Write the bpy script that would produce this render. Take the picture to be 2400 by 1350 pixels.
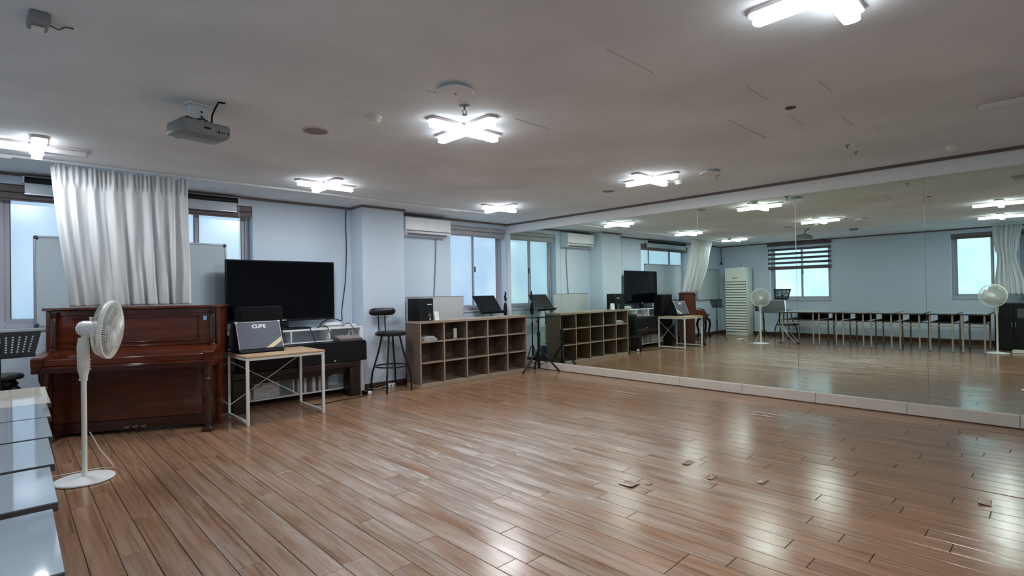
import bpy, bmesh, math, random
from mathutils import Vector, Matrix, Euler

# ------------------------------------------------------------------ scene, camera, world, exposure
for o in list(bpy.data.objects):
    bpy.data.objects.remove(o)
scene = bpy.context.scene
COL = scene.collection
R = math.radians
random.seed(7)

CAMF, YAW, PITCH, ROLL = 1237.1172, 0.7641, 0.0083, -0.0173
CAMPOS = Vector((-6.5595, -6.9351, 1.30))
_f = Vector((math.sin(YAW) * math.cos(PITCH), math.cos(YAW) * math.cos(PITCH), math.sin(PITCH)))
_r = Vector((math.cos(YAW), -math.sin(YAW), 0))
_u = _r.cross(_f)
CR = _r * math.cos(ROLL) + _u * math.sin(ROLL)
CU = -_r * math.sin(ROLL) + _u * math.cos(ROLL)
cam_data = bpy.data.cameras.new('camera')
cam_data.sensor_width = 36.0
cam_data.lens = CAMF / 2400.0 * 36.0
cam_data.clip_start = 0.05
cam = bpy.data.objects.new('camera', cam_data)
COL.objects.link(cam)
cam.matrix_world = Matrix(((CR.x, CU.x, -_f.x, CAMPOS.x), (CR.y, CU.y, -_f.y, CAMPOS.y), (CR.z, CU.z, -_f.z, CAMPOS.z), (0, 0, 0, 1)))
scene.camera = cam

world = bpy.data.worlds.new('overcast_sky')
scene.world = world
world.use_nodes = True
bg = world.node_tree.nodes['Background']
bg.inputs['Color'].default_value = (0.72, 0.86, 1.0, 1)
bg.inputs['Strength'].default_value = 2.6

scene.view_settings.view_transform = 'Standard'
scene.view_settings.look = 'None'
scene.view_settings.gamma = 1.0
scene.view_settings.use_curve_mapping = False
scene.view_settings.exposure = 1.2
LAMP_STRENGTH = 41.0
cy = scene.cycles
cy.max_bounces = 8
cy.diffuse_bounces = 4
cy.glossy_bounces = 5
cy.transmission_bounces = 6
cy.transparent_max_bounces = 6
cy.use_adaptive_sampling = True
cy.adaptive_threshold = 0.08
cy.caustics_reflective = True
cy.caustics_refractive = False
cy.sample_clamp_indirect = 6.0

# ------------------------------------------------------------------ materials
MATS = {}
def mat(name, col, rough=0.5, metal=0.0, spec=0.5, var=0.06, vscale=6.0, bump=0.0, bscale=60.0, stretch=None, coat=0.0):
    if name in MATS:
        return MATS[name]
    m = bpy.data.materials.new(name)
    m.use_nodes = True
    nt = m.node_tree
    b = nt.nodes['Principled BSDF']
    b.inputs['Roughness'].default_value = rough
    b.inputs['Metallic'].default_value = metal
    b.inputs['Specular IOR Level'].default_value = spec
    b.inputs['Coat Weight'].default_value = coat
    tc = nt.nodes.new('ShaderNodeTexCoord')
    mp = nt.nodes.new('ShaderNodeMapping')
    nt.links.new(tc.outputs['Object'], mp.inputs['Vector'])
    if stretch:
        mp.inputs['Scale'].default_value = stretch
    n = nt.nodes.new('ShaderNodeTexNoise')
    n.inputs['Scale'].default_value = vscale
    n.inputs['Detail'].default_value = 4
    nt.links.new(mp.outputs['Vector'], n.inputs['Vector'])
    cr = nt.nodes.new('ShaderNodeValToRGB')
    cr.color_ramp.elements[0].position = 0.3
    cr.color_ramp.elements[1].position = 0.7
    lo = [max(0, c * (1 - var)) for c in col]
    hi = [min(1, c * (1 + var)) for c in col]
    cr.color_ramp.elements[0].color = (*lo, 1)
    cr.color_ramp.elements[1].color = (*hi, 1)
    nt.links.new(n.outputs['Fac'], cr.inputs['Fac'])
    nt.links.new(cr.outputs['Color'], b.inputs['Base Color'])
    if bump > 0:
        n2 = nt.nodes.new('ShaderNodeTexNoise')
        n2.inputs['Scale'].default_value = bscale
        n2.inputs['Detail'].default_value = 3
        nt.links.new(tc.outputs['Object'], n2.inputs['Vector'])
        bp = nt.nodes.new('ShaderNodeBump')
        bp.inputs['Strength'].default_value = bump
        bp.inputs['Distance'].default_value = 0.004
        nt.links.new(n2.outputs['Fac'], bp.inputs['Height'])
        nt.links.new(bp.outputs['Normal'], b.inputs['Normal'])
    MATS[name] = m
    return m

def emit_mat(name, col, strength):
    m = bpy.data.materials.new(name)
    m.use_nodes = True
    b = m.node_tree.nodes['Principled BSDF']
    b.inputs['Base Color'].default_value = (0.9, 0.9, 0.9, 1)
    b.inputs['Emission Color'].default_value = (*col, 1)
    b.inputs['Emission Strength'].default_value = strength
    MATS[name] = m
    return m

def frosted(name, col, gloss=0.12):
    m = bpy.data.materials.new(name)
    m.use_nodes = True
    nt = m.node_tree
    nt.nodes.remove(nt.nodes['Principled BSDF'])
    out = nt.nodes['Material Output']
    tr = nt.nodes.new('ShaderNodeBsdfTranslucent')
    tc = nt.nodes.new('ShaderNodeTexCoord')
    n = nt.nodes.new('ShaderNodeTexNoise')
    n.inputs['Scale'].default_value = 1.6
    nt.links.new(tc.outputs['Object'], n.inputs['Vector'])
    cr = nt.nodes.new('ShaderNodeValToRGB')
    cr.color_ramp.elements[0].position = 0.35
    cr.color_ramp.elements[1].position = 0.7
    cr.color_ramp.elements[0].color = (col[0] * 0.86, col[1] * 0.9, col[2] * 0.96, 1)
    cr.color_ramp.elements[1].color = (*col, 1)
    nt.links.new(n.outputs['Fac'], cr.inputs['Fac'])
    nt.links.new(cr.outputs['Color'], tr.inputs['Color'])
    gl = nt.nodes.new('ShaderNodeBsdfGlossy')
    gl.inputs['Roughness'].default_value = 0.25
    gl.inputs['Color'].default_value = (0.8, 0.85, 0.9, 1)
    mx = nt.nodes.new('ShaderNodeMixShader')
    mx.inputs['Fac'].default_value = gloss
    nt.links.new(tr.outputs[0], mx.inputs[1])
    nt.links.new(gl.outputs[0], mx.inputs[2])
    nt.links.new(mx.outputs[0], out.inputs['Surface'])
    MATS[name] = m
    return m

def sheer(name, col, trans=0.45):
    m = bpy.data.materials.new(name)
    m.use_nodes = True
    nt = m.node_tree
    nt.nodes.remove(nt.nodes['Principled BSDF'])
    out = nt.nodes['Material Output']
    d = nt.nodes.new('ShaderNodeBsdfDiffuse')
    t = nt.nodes.new('ShaderNodeBsdfTranslucent')
    tc = nt.nodes.new('ShaderNodeTexCoord')
    n = nt.nodes.new('ShaderNodeTexNoise')
    n.inputs['Scale'].default_value = 220
    nt.links.new(tc.outputs['Object'], n.inputs['Vector'])
    cr = nt.nodes.new('ShaderNodeValToRGB')
    cr.color_ramp.elements[0].color = tuple(c * 0.94 for c in col) + (1,)
    cr.color_ramp.elements[1].color = (*col, 1)
    nt.links.new(n.outputs['Fac'], cr.inputs['Fac'])
    nt.links.new(cr.outputs['Color'], d.inputs['Color'])
    nt.links.new(cr.outputs['Color'], t.inputs['Color'])
    mx = nt.nodes.new('ShaderNodeMixShader')
    mx.inputs['Fac'].default_value = trans
    nt.links.new(d.outputs[0], mx.inputs[1])
    nt.links.new(t.outputs[0], mx.inputs[2])
    nt.links.new(mx.outputs[0], out.inputs['Surface'])
    MATS[name] = m
    return m

def mirror_mat():
    m = bpy.data.materials.new('mirror_glass')
    m.use_nodes = True
    nt = m.node_tree
    nt.nodes.remove(nt.nodes['Principled BSDF'])
    gl = nt.nodes.new('ShaderNodeBsdfGlossy')
    gl.inputs['Roughness'].default_value = 0.0
    gl.inputs['Color'].default_value = (0.83, 0.94, 0.84, 1)
    nt.links.new(gl.outputs[0], nt.nodes['Material Output'].inputs['Surface'])
    MATS['mirror'] = m
    return m

def floor_mat():
    m = bpy.data.materials.new('worn_laminate_planks')
    m.use_nodes = True
    nt = m.node_tree
    b = nt.nodes['Principled BSDF']
    N = nt.nodes.new
    L = nt.links.new
    geo = N('ShaderNodeNewGeometry')
    oi = N('ShaderNodeObjectInfo')
    add = N('ShaderNodeMath'); add.operation = 'ADD'
    L(oi.outputs['Random'], add.inputs[0]); L(geo.outputs['Random Per Island'], add.inputs[1])
    fr = N('ShaderNodeMath'); fr.operation = 'FRACT'; L(add.outputs[0], fr.inputs[0])
    # grain coordinates: world position shifted per plank
    comb = N('ShaderNodeCombineXYZ')
    mul = N('ShaderNodeMath'); mul.operation = 'MULTIPLY'; mul.inputs[1].default_value = 37.0
    L(fr.outputs[0], mul.inputs[0]); L(mul.outputs[0], comb.inputs['Z'])
    va = N('ShaderNodeVectorMath'); va.operation = 'ADD'
    L(geo.outputs['Position'], va.inputs[0]); L(comb.outputs[0], va.inputs[1])
    def noise(scale, detail, sc, rough=0.6, src=va):
        mp = N('ShaderNodeMapping'); mp.inputs['Scale'].default_value = sc
        L(src.outputs[0], mp.inputs['Vector'])
        n = N('ShaderNodeTexNoise'); n.inputs['Scale'].default_value = scale; n.inputs['Detail'].default_value = detail
        n.inputs['Roughness'].default_value = rough
        L(mp.outputs['Vector'], n.inputs['Vector'])
        return n
    grain = noise(1.0, 6, (38, 1.6, 1))
    base = N('ShaderNodeValToRGB')
    e = base.color_ramp.elements
    e[0].position = 0.25; e[0].color = (0.205, 0.105, 0.058, 1)
    e[1].position = 0.75; e[1].color = (0.40, 0.230, 0.134, 1)
    L(grain.outputs['Fac'], base.inputs['Fac'])
    tone = N('ShaderNodeMix'); tone.data_type = 'RGBA'; tone.blend_type = 'MULTIPLY'
    tone.inputs['Factor'].default_value = 1.0
    tr = N('ShaderNodeValToRGB')
    tr.color_ramp.elements[0].color = (0.88, 0.88, 0.88, 1)
    tr.color_ramp.elements[1].color = (1.08, 1.05, 1.02, 1)
    L(fr.outputs[0], tr.inputs['Fac'])
    L(base.outputs['Color'], tone.inputs['A']); L(tr.outputs['Color'], tone.inputs['B'])
    # worn grey scuffing with floor glare painted in, streaked along the boards, strongest mid-room
    wear_glare = noise(1.0, 8, (9, 1.0, 1), 0.68)
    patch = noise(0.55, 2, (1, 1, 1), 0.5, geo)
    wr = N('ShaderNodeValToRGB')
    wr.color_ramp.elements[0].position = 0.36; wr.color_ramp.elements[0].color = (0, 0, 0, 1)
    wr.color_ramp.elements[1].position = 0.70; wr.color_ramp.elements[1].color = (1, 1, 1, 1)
    L(wear_glare.outputs['Fac'], wr.inputs['Fac'])
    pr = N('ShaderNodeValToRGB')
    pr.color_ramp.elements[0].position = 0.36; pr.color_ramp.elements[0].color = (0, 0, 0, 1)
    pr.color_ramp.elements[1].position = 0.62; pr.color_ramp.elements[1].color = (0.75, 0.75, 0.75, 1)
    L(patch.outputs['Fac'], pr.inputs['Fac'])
    # distance of the point from the centre of the scuffs and painted glare
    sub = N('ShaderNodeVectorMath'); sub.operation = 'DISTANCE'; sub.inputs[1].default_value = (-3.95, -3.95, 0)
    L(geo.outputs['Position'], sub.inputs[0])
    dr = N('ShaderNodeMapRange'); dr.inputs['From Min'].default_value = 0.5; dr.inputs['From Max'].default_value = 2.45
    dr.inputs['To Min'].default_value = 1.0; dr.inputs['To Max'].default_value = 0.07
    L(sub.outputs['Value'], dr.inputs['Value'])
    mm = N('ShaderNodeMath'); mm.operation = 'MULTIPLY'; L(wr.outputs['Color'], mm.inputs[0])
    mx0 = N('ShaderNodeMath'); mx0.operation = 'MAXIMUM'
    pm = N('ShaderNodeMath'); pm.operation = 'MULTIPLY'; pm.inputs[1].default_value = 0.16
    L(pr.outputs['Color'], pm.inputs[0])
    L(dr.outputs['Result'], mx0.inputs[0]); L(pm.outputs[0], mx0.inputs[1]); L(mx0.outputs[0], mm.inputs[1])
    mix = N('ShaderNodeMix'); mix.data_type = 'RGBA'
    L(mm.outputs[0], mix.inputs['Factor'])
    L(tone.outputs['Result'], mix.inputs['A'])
    mix.inputs['B'].default_value = (0.64, 0.575, 0.525, 1)  # pale scuff colour, lightened further to stand for glare on the boards
    streak = noise(1.0, 5, (60, 1.1, 1), 0.65)
    sr = N('ShaderNodeValToRGB')
    sr.color_ramp.elements[0].position = 0.30; sr.color_ramp.elements[0].color = (0.45, 0.40, 0.38, 1)
    sr.color_ramp.elements[1].position = 0.46; sr.color_ramp.elements[1].color = (1, 1, 1, 1)
    L(streak.outputs['Fac'], sr.inputs['Fac'])
    dk_ = N('ShaderNodeMix'); dk_.data_type = 'RGBA'; dk_.blend_type = 'MULTIPLY'; dk_.inputs['Factor'].default_value = 0.85
    L(mix.outputs['Result'], dk_.inputs['A']); L(sr.outputs['Color'], dk_.inputs['B'])
    L(dk_.outputs['Result'], b.inputs['Base Color'])
    rr = N('ShaderNodeMapRange')
    rr.inputs['To Min'].default_value = 0.17; rr.inputs['To Max'].default_value = 0.36
    L(mm.outputs[0], rr.inputs['Value'])
    L(rr.outputs['Result'], b.inputs['Roughness'])
    b.inputs['Specular IOR Level'].default_value = 0.42
    bn = noise(1.0, 4, (30, 3, 1))
    wob = noise(3.0, 2, (1, 1, 1), 0.5, geo)
    sm = N('ShaderNodeMath'); sm.operation = 'ADD'
    L(bn.outputs['Fac'], sm.inputs[0])
    m3 = N('ShaderNodeMath'); m3.operation = 'MULTIPLY'; m3.inputs[1].default_value = 3.0
    L(wob.outputs['Fac'], m3.inputs[0]); L(m3.outputs[0], sm.inputs[1])
    bp = N('ShaderNodeBump'); bp.inputs['Strength'].default_value = 0.12; bp.inputs['Distance'].default_value = 0.004
    L(sm.outputs[0], bp.inputs['Height']); L(bp.outputs['Normal'], b.inputs['Normal'])
    MATS['floor'] = m
    return m

WALL = mat('blue_white_wallpaper', (0.63, 0.735, 0.86), 0.75, var=0.015, vscale=1.5, bump=0.08, bscale=180)
CEIL = mat('grey_white_ceiling_board', (0.79, 0.85, 0.90), 0.9, var=0.09, vscale=1.3, bump=0.35, bscale=140)
BEAM = mat('beam_paint', (0.88, 0.92, 0.94), 0.6, var=0.02)
CORN = mat('brown_grey_cornice', (0.16, 0.13, 0.12), 0.6)
BASEB = mat('dark_brown_baseboard', (0.085, 0.042, 0.026), 0.45, stretch=(1, 1, 8))
MBASE = mat('beige_board', (0.66, 0.59, 0.52), 0.45, var=0.04)
FRAME = mat('mauve_grey_window_frame', (0.46, 0.45, 0.50), 0.45, var=0.03)
SILL = mat('grey_sill', (0.50, 0.51, 0.54), 0.5, var=0.03)
DARKG = mat('dark_gasket', (0.05, 0.06, 0.08), 0.5)
PANE_B = frosted('frosted_pane_back', (0.41, 0.44, 0.45))
PANE_L = frosted('frosted_pane_left', (0.50, 0.54, 0.52), 0.05)  # paler than the back panes: stronger daylight on this side put into colour
BLINDB = mat('brown_blind_fabric', (0.20, 0.165, 0.155), 0.7, var=0.08, bump=0.1, bscale=400)
BLINDG = mat('grey_blind_fabric', (0.46, 0.46, 0.49), 0.7, var=0.04)
BAND = mat('mauve_blind_band', (0.13, 0.095, 0.12), 0.8, var=0.06)
SHEERW = sheer('sheer_blind_band', (0.92, 0.93, 0.95), 0.8)
_nt = SHEERW.node_tree
_tp = _nt.nodes.new('ShaderNodeBsdfTransparent')
_mx = _nt.nodes.new('ShaderNodeMixShader')
_mx.inputs['Fac'].default_value = 0.88
_out = _nt.nodes['Material Output']
_src = _out.inputs['Surface'].links[0].from_socket
_nt.links.new(_src, _mx.inputs[1]); _nt.links.new(_tp.outputs[0], _mx.inputs[2]); _nt.links.new(_mx.outputs[0], _out.inputs['Surface'])
CURT = sheer('white_curtain_cloth', (0.92, 0.95, 0.97), 0.22)
WHITE = mat('white_plastic', (0.84, 0.86, 0.88), 0.35, var=0.02)
CREAMW = mat('cream_white_plastic', (0.83, 0.86, 0.79), 0.35, var=0.02)
WHITEM = mat('white_painted_metal', (0.82, 0.83, 0.80), 0.35, var=0.02)
LBASE = mat('lamp_base_pinkish_white', (0.62, 0.56, 0.56), 0.5, var=0.02)
LAMPON = emit_mat('lit_lamp_diffuser', (0.93, 0.97, 1.0), LAMP_STRENGTH)
LAMPSIDE = emit_mat('lit_lamp_diffuser_flank', (0.90, 0.96, 1.0), LAMP_STRENGTH * 0.13)
LAMPOFF = mat('unlit_lamp_diffuser', (0.72, 0.73, 0.73), 0.4, var=0.01)
BLACKP = mat('black_plastic', (0.004, 0.0045, 0.007), 0.45, spec=0.3)
BLACKM = mat('black_painted_metal', (0.005, 0.0055, 0.008), 0.42, spec=0.35)
BLACKF = mat('black_vinyl_seat', (0.007, 0.007, 0.009), 0.38, bump=0.1, bscale=90)
SCREEN = mat('dark_tv_screen', (0.002, 0.002, 0.004), 0.10, spec=0.25, var=0.01)
GREYMESH = mat('grey_grille_cloth', (0.10, 0.115, 0.15), 0.7, var=0.15, vscale=300, bump=0.4, bscale=500)
PIPING = mat('pale_piping', (0.55, 0.56, 0.60), 0.5)
GOLD = mat('cream_yellow_strap', (0.66, 0.58, 0.36), 0.6)
PIANO = mat('mahogany_lacquer', (0.095, 0.018, 0.006), 0.22, var=0.35, vscale=3.0, stretch=(1.2, 8, 14), coat=0.35)
PIANOD = mat('dark_mahogany_lacquer', (0.036, 0.009, 0.005), 0.2, var=0.3, vscale=3.0, stretch=(1.2, 8, 14), coat=0.5)
BRASS = mat('worn_brass', (0.45, 0.38, 0.26), 0.35, 0.9)
BLUETAG = mat('light_blue_paper', (0.22, 0.52, 0.72), 0.6)
OAK = mat('pale_oak_board', (0.52, 0.35, 0.22), 0.4, var=0.1, vscale=4, stretch=(1, 8, 8))
SHELFW = mat('brown_oak_laminate', (0.155, 0.105, 0.075), 0.5, var=0.12, vscale=3, stretch=(1.5, 10, 10))
SHELFE = mat('light_brown_edging', (0.36, 0.275, 0.205), 0.5, var=0.08)
BENCH = mat('dark_walnut', (0.017, 0.008, 0.005), 0.35, var=0.2, vscale=4, stretch=(1, 10, 10))
WBFACE = mat('whiteboard_face', (0.56, 0.65, 0.71), 0.28, var=0.02)
ALU = mat('aluminium_frame', (0.42, 0.44, 0.48), 0.35, 0.7)
GREYM = mat('grey_metal', (0.30, 0.31, 0.33), 0.4, 0.6)
DGREY = mat('dark_grey_plastic', (0.07, 0.075, 0.08), 0.45)
MGREY = mat('mid_grey_plastic', (0.24, 0.25, 0.26), 0.5)
PROJM = mat('grey_projector_case', (0.23, 0.245, 0.245), 0.4, var=0.04)
TTOP = mat('glossy_grey_white_table_top', (0.33, 0.39, 0.46), 0.05, spec=0.45, var=0.03, vscale=2)
TTOPC = mat('glossy_cream_table_top', (0.90, 0.84, 0.73), 0.05, spec=0.45, var=0.03, vscale=2)
TEDGE = mat('dark_table_edge', (0.05, 0.045, 0.045), 0.5)
TLEG = mat('beige_table_leg', (0.38, 0.33, 0.27), 0.45)
TUND = mat('dark_red_brown_underside', (0.06, 0.03, 0.03), 0.6)
PAPER = mat('printed_paper', (0.62, 0.62, 0.62), 0.6, var=0.2, vscale=30)
BLUEBIN = mat('dark_blue_plastic', (0.02, 0.06, 0.11), 0.4)
BAGW = mat('pale_plastic_bag', (0.62, 0.70, 0.72), 0.3, var=0.1)
ROUTER = mat('white_router_plastic', (0.80, 0.82, 0.84), 0.3, var=0.01)
KNOBP = mat('pinkish_knob', (0.55, 0.42, 0.44), 0.4)
SUBF = mat('dark_subfloor', (0.02, 0.012, 0.009), 0.8)
CRACK = mat('dark_joint', (0.42, 0.41, 0.40), 0.9)
SPKG = mat('ceiling_speaker_mesh', (0.27, 0.26, 0.26), 0.7, var=0.1, vscale=300)
REDBK = [mat('book_cover_%d' % i, c, 0.5) for i, c in enumerate([(0.45, 0.45, 0.47), (0.07, 0.06, 0.08), (0.55, 0.55, 0.55), (0.10, 0.07, 0.08), (0.16, 0.10, 0.11), (0.60, 0.60, 0.60), (0.06, 0.06, 0.07)])]
MIRROR = mirror_mat()
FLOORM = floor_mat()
BADGE = mat('pale_lettering', (0.72, 0.74, 0.78), 0.4, var=0.01)

# ------------------------------------------------------------------ mesh helpers
class MB:
    def __init__(s):
        s.bm = bmesh.new()
    def _xf(s, vs, rot, loc):
        M = Matrix.Translation(Vector(loc)) @ (Euler(rot).to_matrix().to_4x4() if rot else Matrix.Identity(4))
        for v in vs:
            v.co = M @ v.co
    def box(s, lo, hi, bev=0.0, rot=None, piv=None, seg=1):
        lo, hi = Vector(lo), Vector(hi)
        c = (lo + hi) / 2
        d = hi - lo
        g = bmesh.ops.create_cube(s.bm, size=1.0)
        vs = g['verts']
        for v in vs:
            v.co = Vector((v.co.x * d.x, v.co.y * d.y, v.co.z * d.z))
        if bev > 0:
            es = list({e for v in vs for e in v.link_edges})
            rb = bmesh.ops.bevel(s.bm, geom=es, offset=min(bev, min(d) * 0.49), segments=seg, affect='EDGES', profile=0.5)
            vs = list({v for f in rb['faces'] for v in f.verts} | {v for v in vs if v.is_valid})
        if rot:
            p = Vector(piv) if piv is not None else c
            M = Matrix.Translation(p) @ Euler(rot).to_matrix().to_4x4() @ Matrix.Translation(c - p)
            for v in vs:
                v.co = M @ v.co
        else:
            for v in vs:
                v.co += c
        return s
    def cyl(s, a, b, r, r2=None, n=16, caps=True):
        a, b = Vector(a), Vector(b)
        d = b - a
        L = d.length
        g = bmesh.ops.create_cone(s.bm, cap_ends=caps, segments=n, radius1=r, radius2=r if r2 is None else r2, depth=L)
        M = Matrix.Translation((a + b) / 2) @ d.to_track_quat('Z', 'Y').to_matrix().to_4x4()
        for v in g['verts']:
            v.co = M @ v.co
        return s
    def tube(s, pts, r, n=8, closed=False):
        pts = [Vector(p) for p in pts]
        rings = []
        N = len(pts)
        prev = None
        for i, p in enumerate(pts):
            if closed:
                t = pts[(i + 1) % N] - pts[i - 1]
            else:
                t = pts[min(i + 1, N - 1)] - pts[max(i - 1, 0)]
            t.normalize()
            if prev is None:
                up = Vector((0, 0, 1)) if abs(t.z) < 0.9 else Vector((1, 0, 0))
            else:
                up = prev
            x = t.cross(up)
            if x.length < 1e-5:
                x = t.cross(Vector((0, 1, 0)))
            x.normalize()
            y = x.cross(t).normalized()
            prev = y
            rr = r[i] if isinstance(r, (list, tuple)) else r
            rings.append([s.bm.verts.new(p + x * math.cos(2 * math.pi * k / n) * rr + y * math.sin(2 * math.pi * k / n) * rr) for k in range(n)])
        M = N if closed else N - 1
        for i in range(M):
            A, B = rings[i], rings[(i + 1) % N]
            for k in range(n):
                s.bm.faces.new((A[k], A[(k + 1) % n], B[(k + 1) % n], B[k]))
        if not closed:
            s.bm.faces.new(list(reversed(rings[0])))
            s.bm.faces.new(rings[-1])
        return s
    def lathe(s, prof, n=24, loc=(0, 0, 0), rot=None, sx=1.0, sy=1.0):
        rings = []
        vs = []
        for (r, z) in prof:
            if r < 1e-6:
                v = s.bm.verts.new((0, 0, z)); rings.append([v]); vs.append(v)
            else:
                ring = [s.bm.verts.new((r * sx * math.cos(2 * math.pi * k / n), r * sy * math.sin(2 * math.pi * k / n), z)) for k in range(n)]
                rings.append(ring); vs += ring
        for A, B in zip(rings, rings[1:]):
            if len(A) == 1 and len(B) == 1:
                continue
            for k in range(n):
                k2 = (k + 1) % n
                if len(A) == 1:
                    s.bm.faces.new((A[0], B[k2], B[k]))
                elif len(B) == 1:
                    s.bm.faces.new((A[k], A[k2], B[0]))
                else:
                    s.bm.faces.new((A[k], A[k2], B[k2], B[k]))
        s._xf(vs, rot, loc)
        return s
    def prism(s, poly, h0, h1, axis='z'):
        def mk(p, h):
            if axis == 'z': return (p[0], p[1], h)
            if axis == 'x': return (h, p[0], p[1])
            return (p[0], h, p[1])
        A = [s.bm.verts.new(mk(p, h0)) for p in poly]
        B = [s.bm.verts.new(mk(p, h1)) for p in poly]
        n = len(poly)
        s.bm.faces.new(A); s.bm.faces.new(list(reversed(B)))
        for k in range(n):
            s.bm.faces.new((A[k], B[k], B[(k + 1) % n], A[(k + 1) % n]))
        return s
    def sphere(s, c, r, sc=(1, 1, 1), n=16):
        g = bmesh.ops.create_uvsphere(s.bm, u_segments=n, v_segments=max(6, n // 2), radius=r)
        for v in g['verts']:
            v.co = Vector((v.co.x * sc[0], v.co.y * sc[1], v.co.z * sc[2])) + Vector(c)
        return s
    def torus(s, c, R0, r, n=40, m=8, rot=None):
        pts = []
        E = Euler(rot).to_matrix() if rot else Matrix.Identity(3)
        for k in range(n):
            a = 2 * math.pi * k / n
            pts.append(Vector(c) + E @ Vector((R0 * math.cos(a), R0 * math.sin(a), 0)))
        return s.tube(pts, r, m, closed=True)
    def xform(s, M):
        for v in s.bm.verts:
            v.co = M @ v.co
        return s
    def mesh(s, name, material, smooth=True):
        bmesh.ops.recalc_face_normals(s.bm, faces=s.bm.faces)
        me = bpy.data.meshes.new(name)
        s.bm.to_mesh(me)
        s.bm.free()
        me.materials.append(material)
        if smooth:
            for p in me.polygons:
                p.use_smooth = True
            me.set_sharp_from_angle(angle=R(38))
        return me
    def build(s, name, material, parent=None, smooth=True):
        me = s.mesh(name, material, smooth)
        o = bpy.data.objects.new(name, me)
        COL.objects.link(o)
        if parent:
            o.parent = parent
        return o

def tag(o, label=None, cat=None, group=None, kind=None):
    if label: o['label'] = label
    if cat: o['category'] = cat
    if group: o['group'] = group
    if kind: o['kind'] = kind
    return o
def thing(name, label, cat, loc=(0, 0, 0), rz=0.0, group=None, kind=None):
    o = bpy.data.objects.new(name, None)
    o.empty_display_size = 0.1
    COL.objects.link(o)
    o.location = loc
    o.rotation_euler = (0, 0, rz)
    return tag(o, label, cat, group, kind)
def copy_tree(o, parent=None):
    c = o.copy()
    COL.objects.link(c)
    c.parent = parent
    for ch in [x for x in o.children]:
        copy_tree(ch, c)
    return c
def text_mesh(name, body, size, material, parent, loc, rot, extrude=0.001, align='CENTER', bold=0.0):
    cu = bpy.data.curves.new(name, 'FONT')
    cu.body = body
    cu.size = size
    cu.extrude = extrude
    cu.align_x = align
    cu.align_y = 'CENTER'
    cu.offset = bold
    tmp = bpy.data.objects.new(name, cu)
    COL.objects.link(tmp)
    bpy.context.view_layer.update()
    me = bpy.data.meshes.new_from_object(tmp.evaluated_get(bpy.context.evaluated_depsgraph_get()))
    bpy.data.objects.remove(tmp)
    me.materials.clear()
    me.materials.append(material)
    o = bpy.data.objects.new(name, me)
    COL.objects.link(o)
    o.parent = parent
    o.location = loc
    o.rotation_euler = rot
    return o

# ------------------------------------------------------------------ room dimensions
H = 2.53
XL, YF = -8.55, -9.2
WT = 0.22

# ------------------------------------------------------------------ floor
floor = MB().box((XL - WT, YF - WT, -0.12), (0.25, 0.30, -0.006)).build('floor', SUBF)
tag(floor, 'worn brown wood plank floor, glossy, with scuffs and painted glare in the middle', 'floor', kind='structure')
def project(p):
    d = Vector(p) - CAMPOS
    w = d.dot(_f)
    if w < 0.15:
        return None
    return 1200 + CAMF * d.dot(CR) / w, 675 - CAMF * d.dot(CU) / w, w
PW, PL = 0.126, 1.21
planks = []
rows = int(math.ceil(-XL / PW))
for i in range(rows):
    x0 = XL + i * PW
    x1 = min(0.0, x0 + PW)
    off = random.random() * PL
    y = YF - off
    while y < 0.0:
        a, b = max(YF, y), min(0.0, y + PL)
        if b - a > 0.02:
            planks.append((x0, x1, a, b))
        y += PL
def plank_weight(p):
    w = 0.0
    for t in (0.02, 0.25, 0.5, 0.75, 0.98):
        c = ((p[0] + p[1]) / 2, p[2] + (p[3] - p[2]) * t, 0)
        q = project(c)
        if q and -40 < q[0] < 2440 and 675 < q[1] < 1400:
            w += (p[3] - p[2]) / q[2] ** 3
    return w
planks.sort(key=plank_weight, reverse=True)
GAP = 0.0018
_pm = {}
def plank_mesh(w, l):
    k = (round(w, 3), round(l, 2))
    if k not in _pm:
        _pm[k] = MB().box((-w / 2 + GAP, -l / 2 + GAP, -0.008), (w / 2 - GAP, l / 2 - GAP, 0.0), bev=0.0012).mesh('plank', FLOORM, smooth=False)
    return _pm[k]
rest = MB()
for n, (x0, x1, a, b) in enumerate(planks):
    dz = random.uniform(-0.0006, 0.0)
    if n < 300:
        o = bpy.data.objects.new('plank', plank_mesh(x1 - x0, b - a))
        COL.objects.link(o)
        o.parent = floor
        o.location = ((x0 + x1) / 2, (a + b) / 2, dz)
        o.rotation_euler = (random.uniform(-1, 1) * 0.0006, random.uniform(-1, 1) * 0.003, 0)
        if x0 < -2.25 < x1 and a < -6.0 < b:
            o.rotation_euler = (0.004, 0.012, 0)
    else:
        rest.box((x0 + GAP, a + GAP, -0.008 + dz), (x1 - GAP, b - GAP, dz))
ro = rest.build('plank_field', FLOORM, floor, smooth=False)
ro['kind'] = 'stuff'
# lifted plank ends / chips that catch the light
for (x, y, w, l, ax, ay) in ((-2.88, -4.97, 0.12, 0.05, 0.10, 0.05), (-3.55, -4.90, 0.11, 0.10, -0.05, 0.04), (-3.46, -4.99, 0.05, 0.03, 0.06, -0.05), (-3.06, -5.24, 0.10, 0.03, 0.08, 0.02), (-2.90, -5.52, 0.11, 0.03, 0.10, 0.02)):
    c = MB().box((-w / 2, -l / 2, 0.0), (w / 2, l / 2, 0.0025), bev=0.0008, rot=(ax, ay, 0.0))
    for v in c.bm.verts:
        v.co += Vector((x, y, 0.004)) + Vector((random.uniform(-1, 1), random.uniform(-1, 1), 0)) * 0.006
    c.build('lifted_chip', FLOORM, floor)
ch = MB().box((-2.42, -6.62, 0.001), (-2.29, -6.56, 0.007), bev=0.002, rot=(0.12, 0.03, 0.05)).build('lifted_plank_end', FLOORM, floor)

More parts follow.
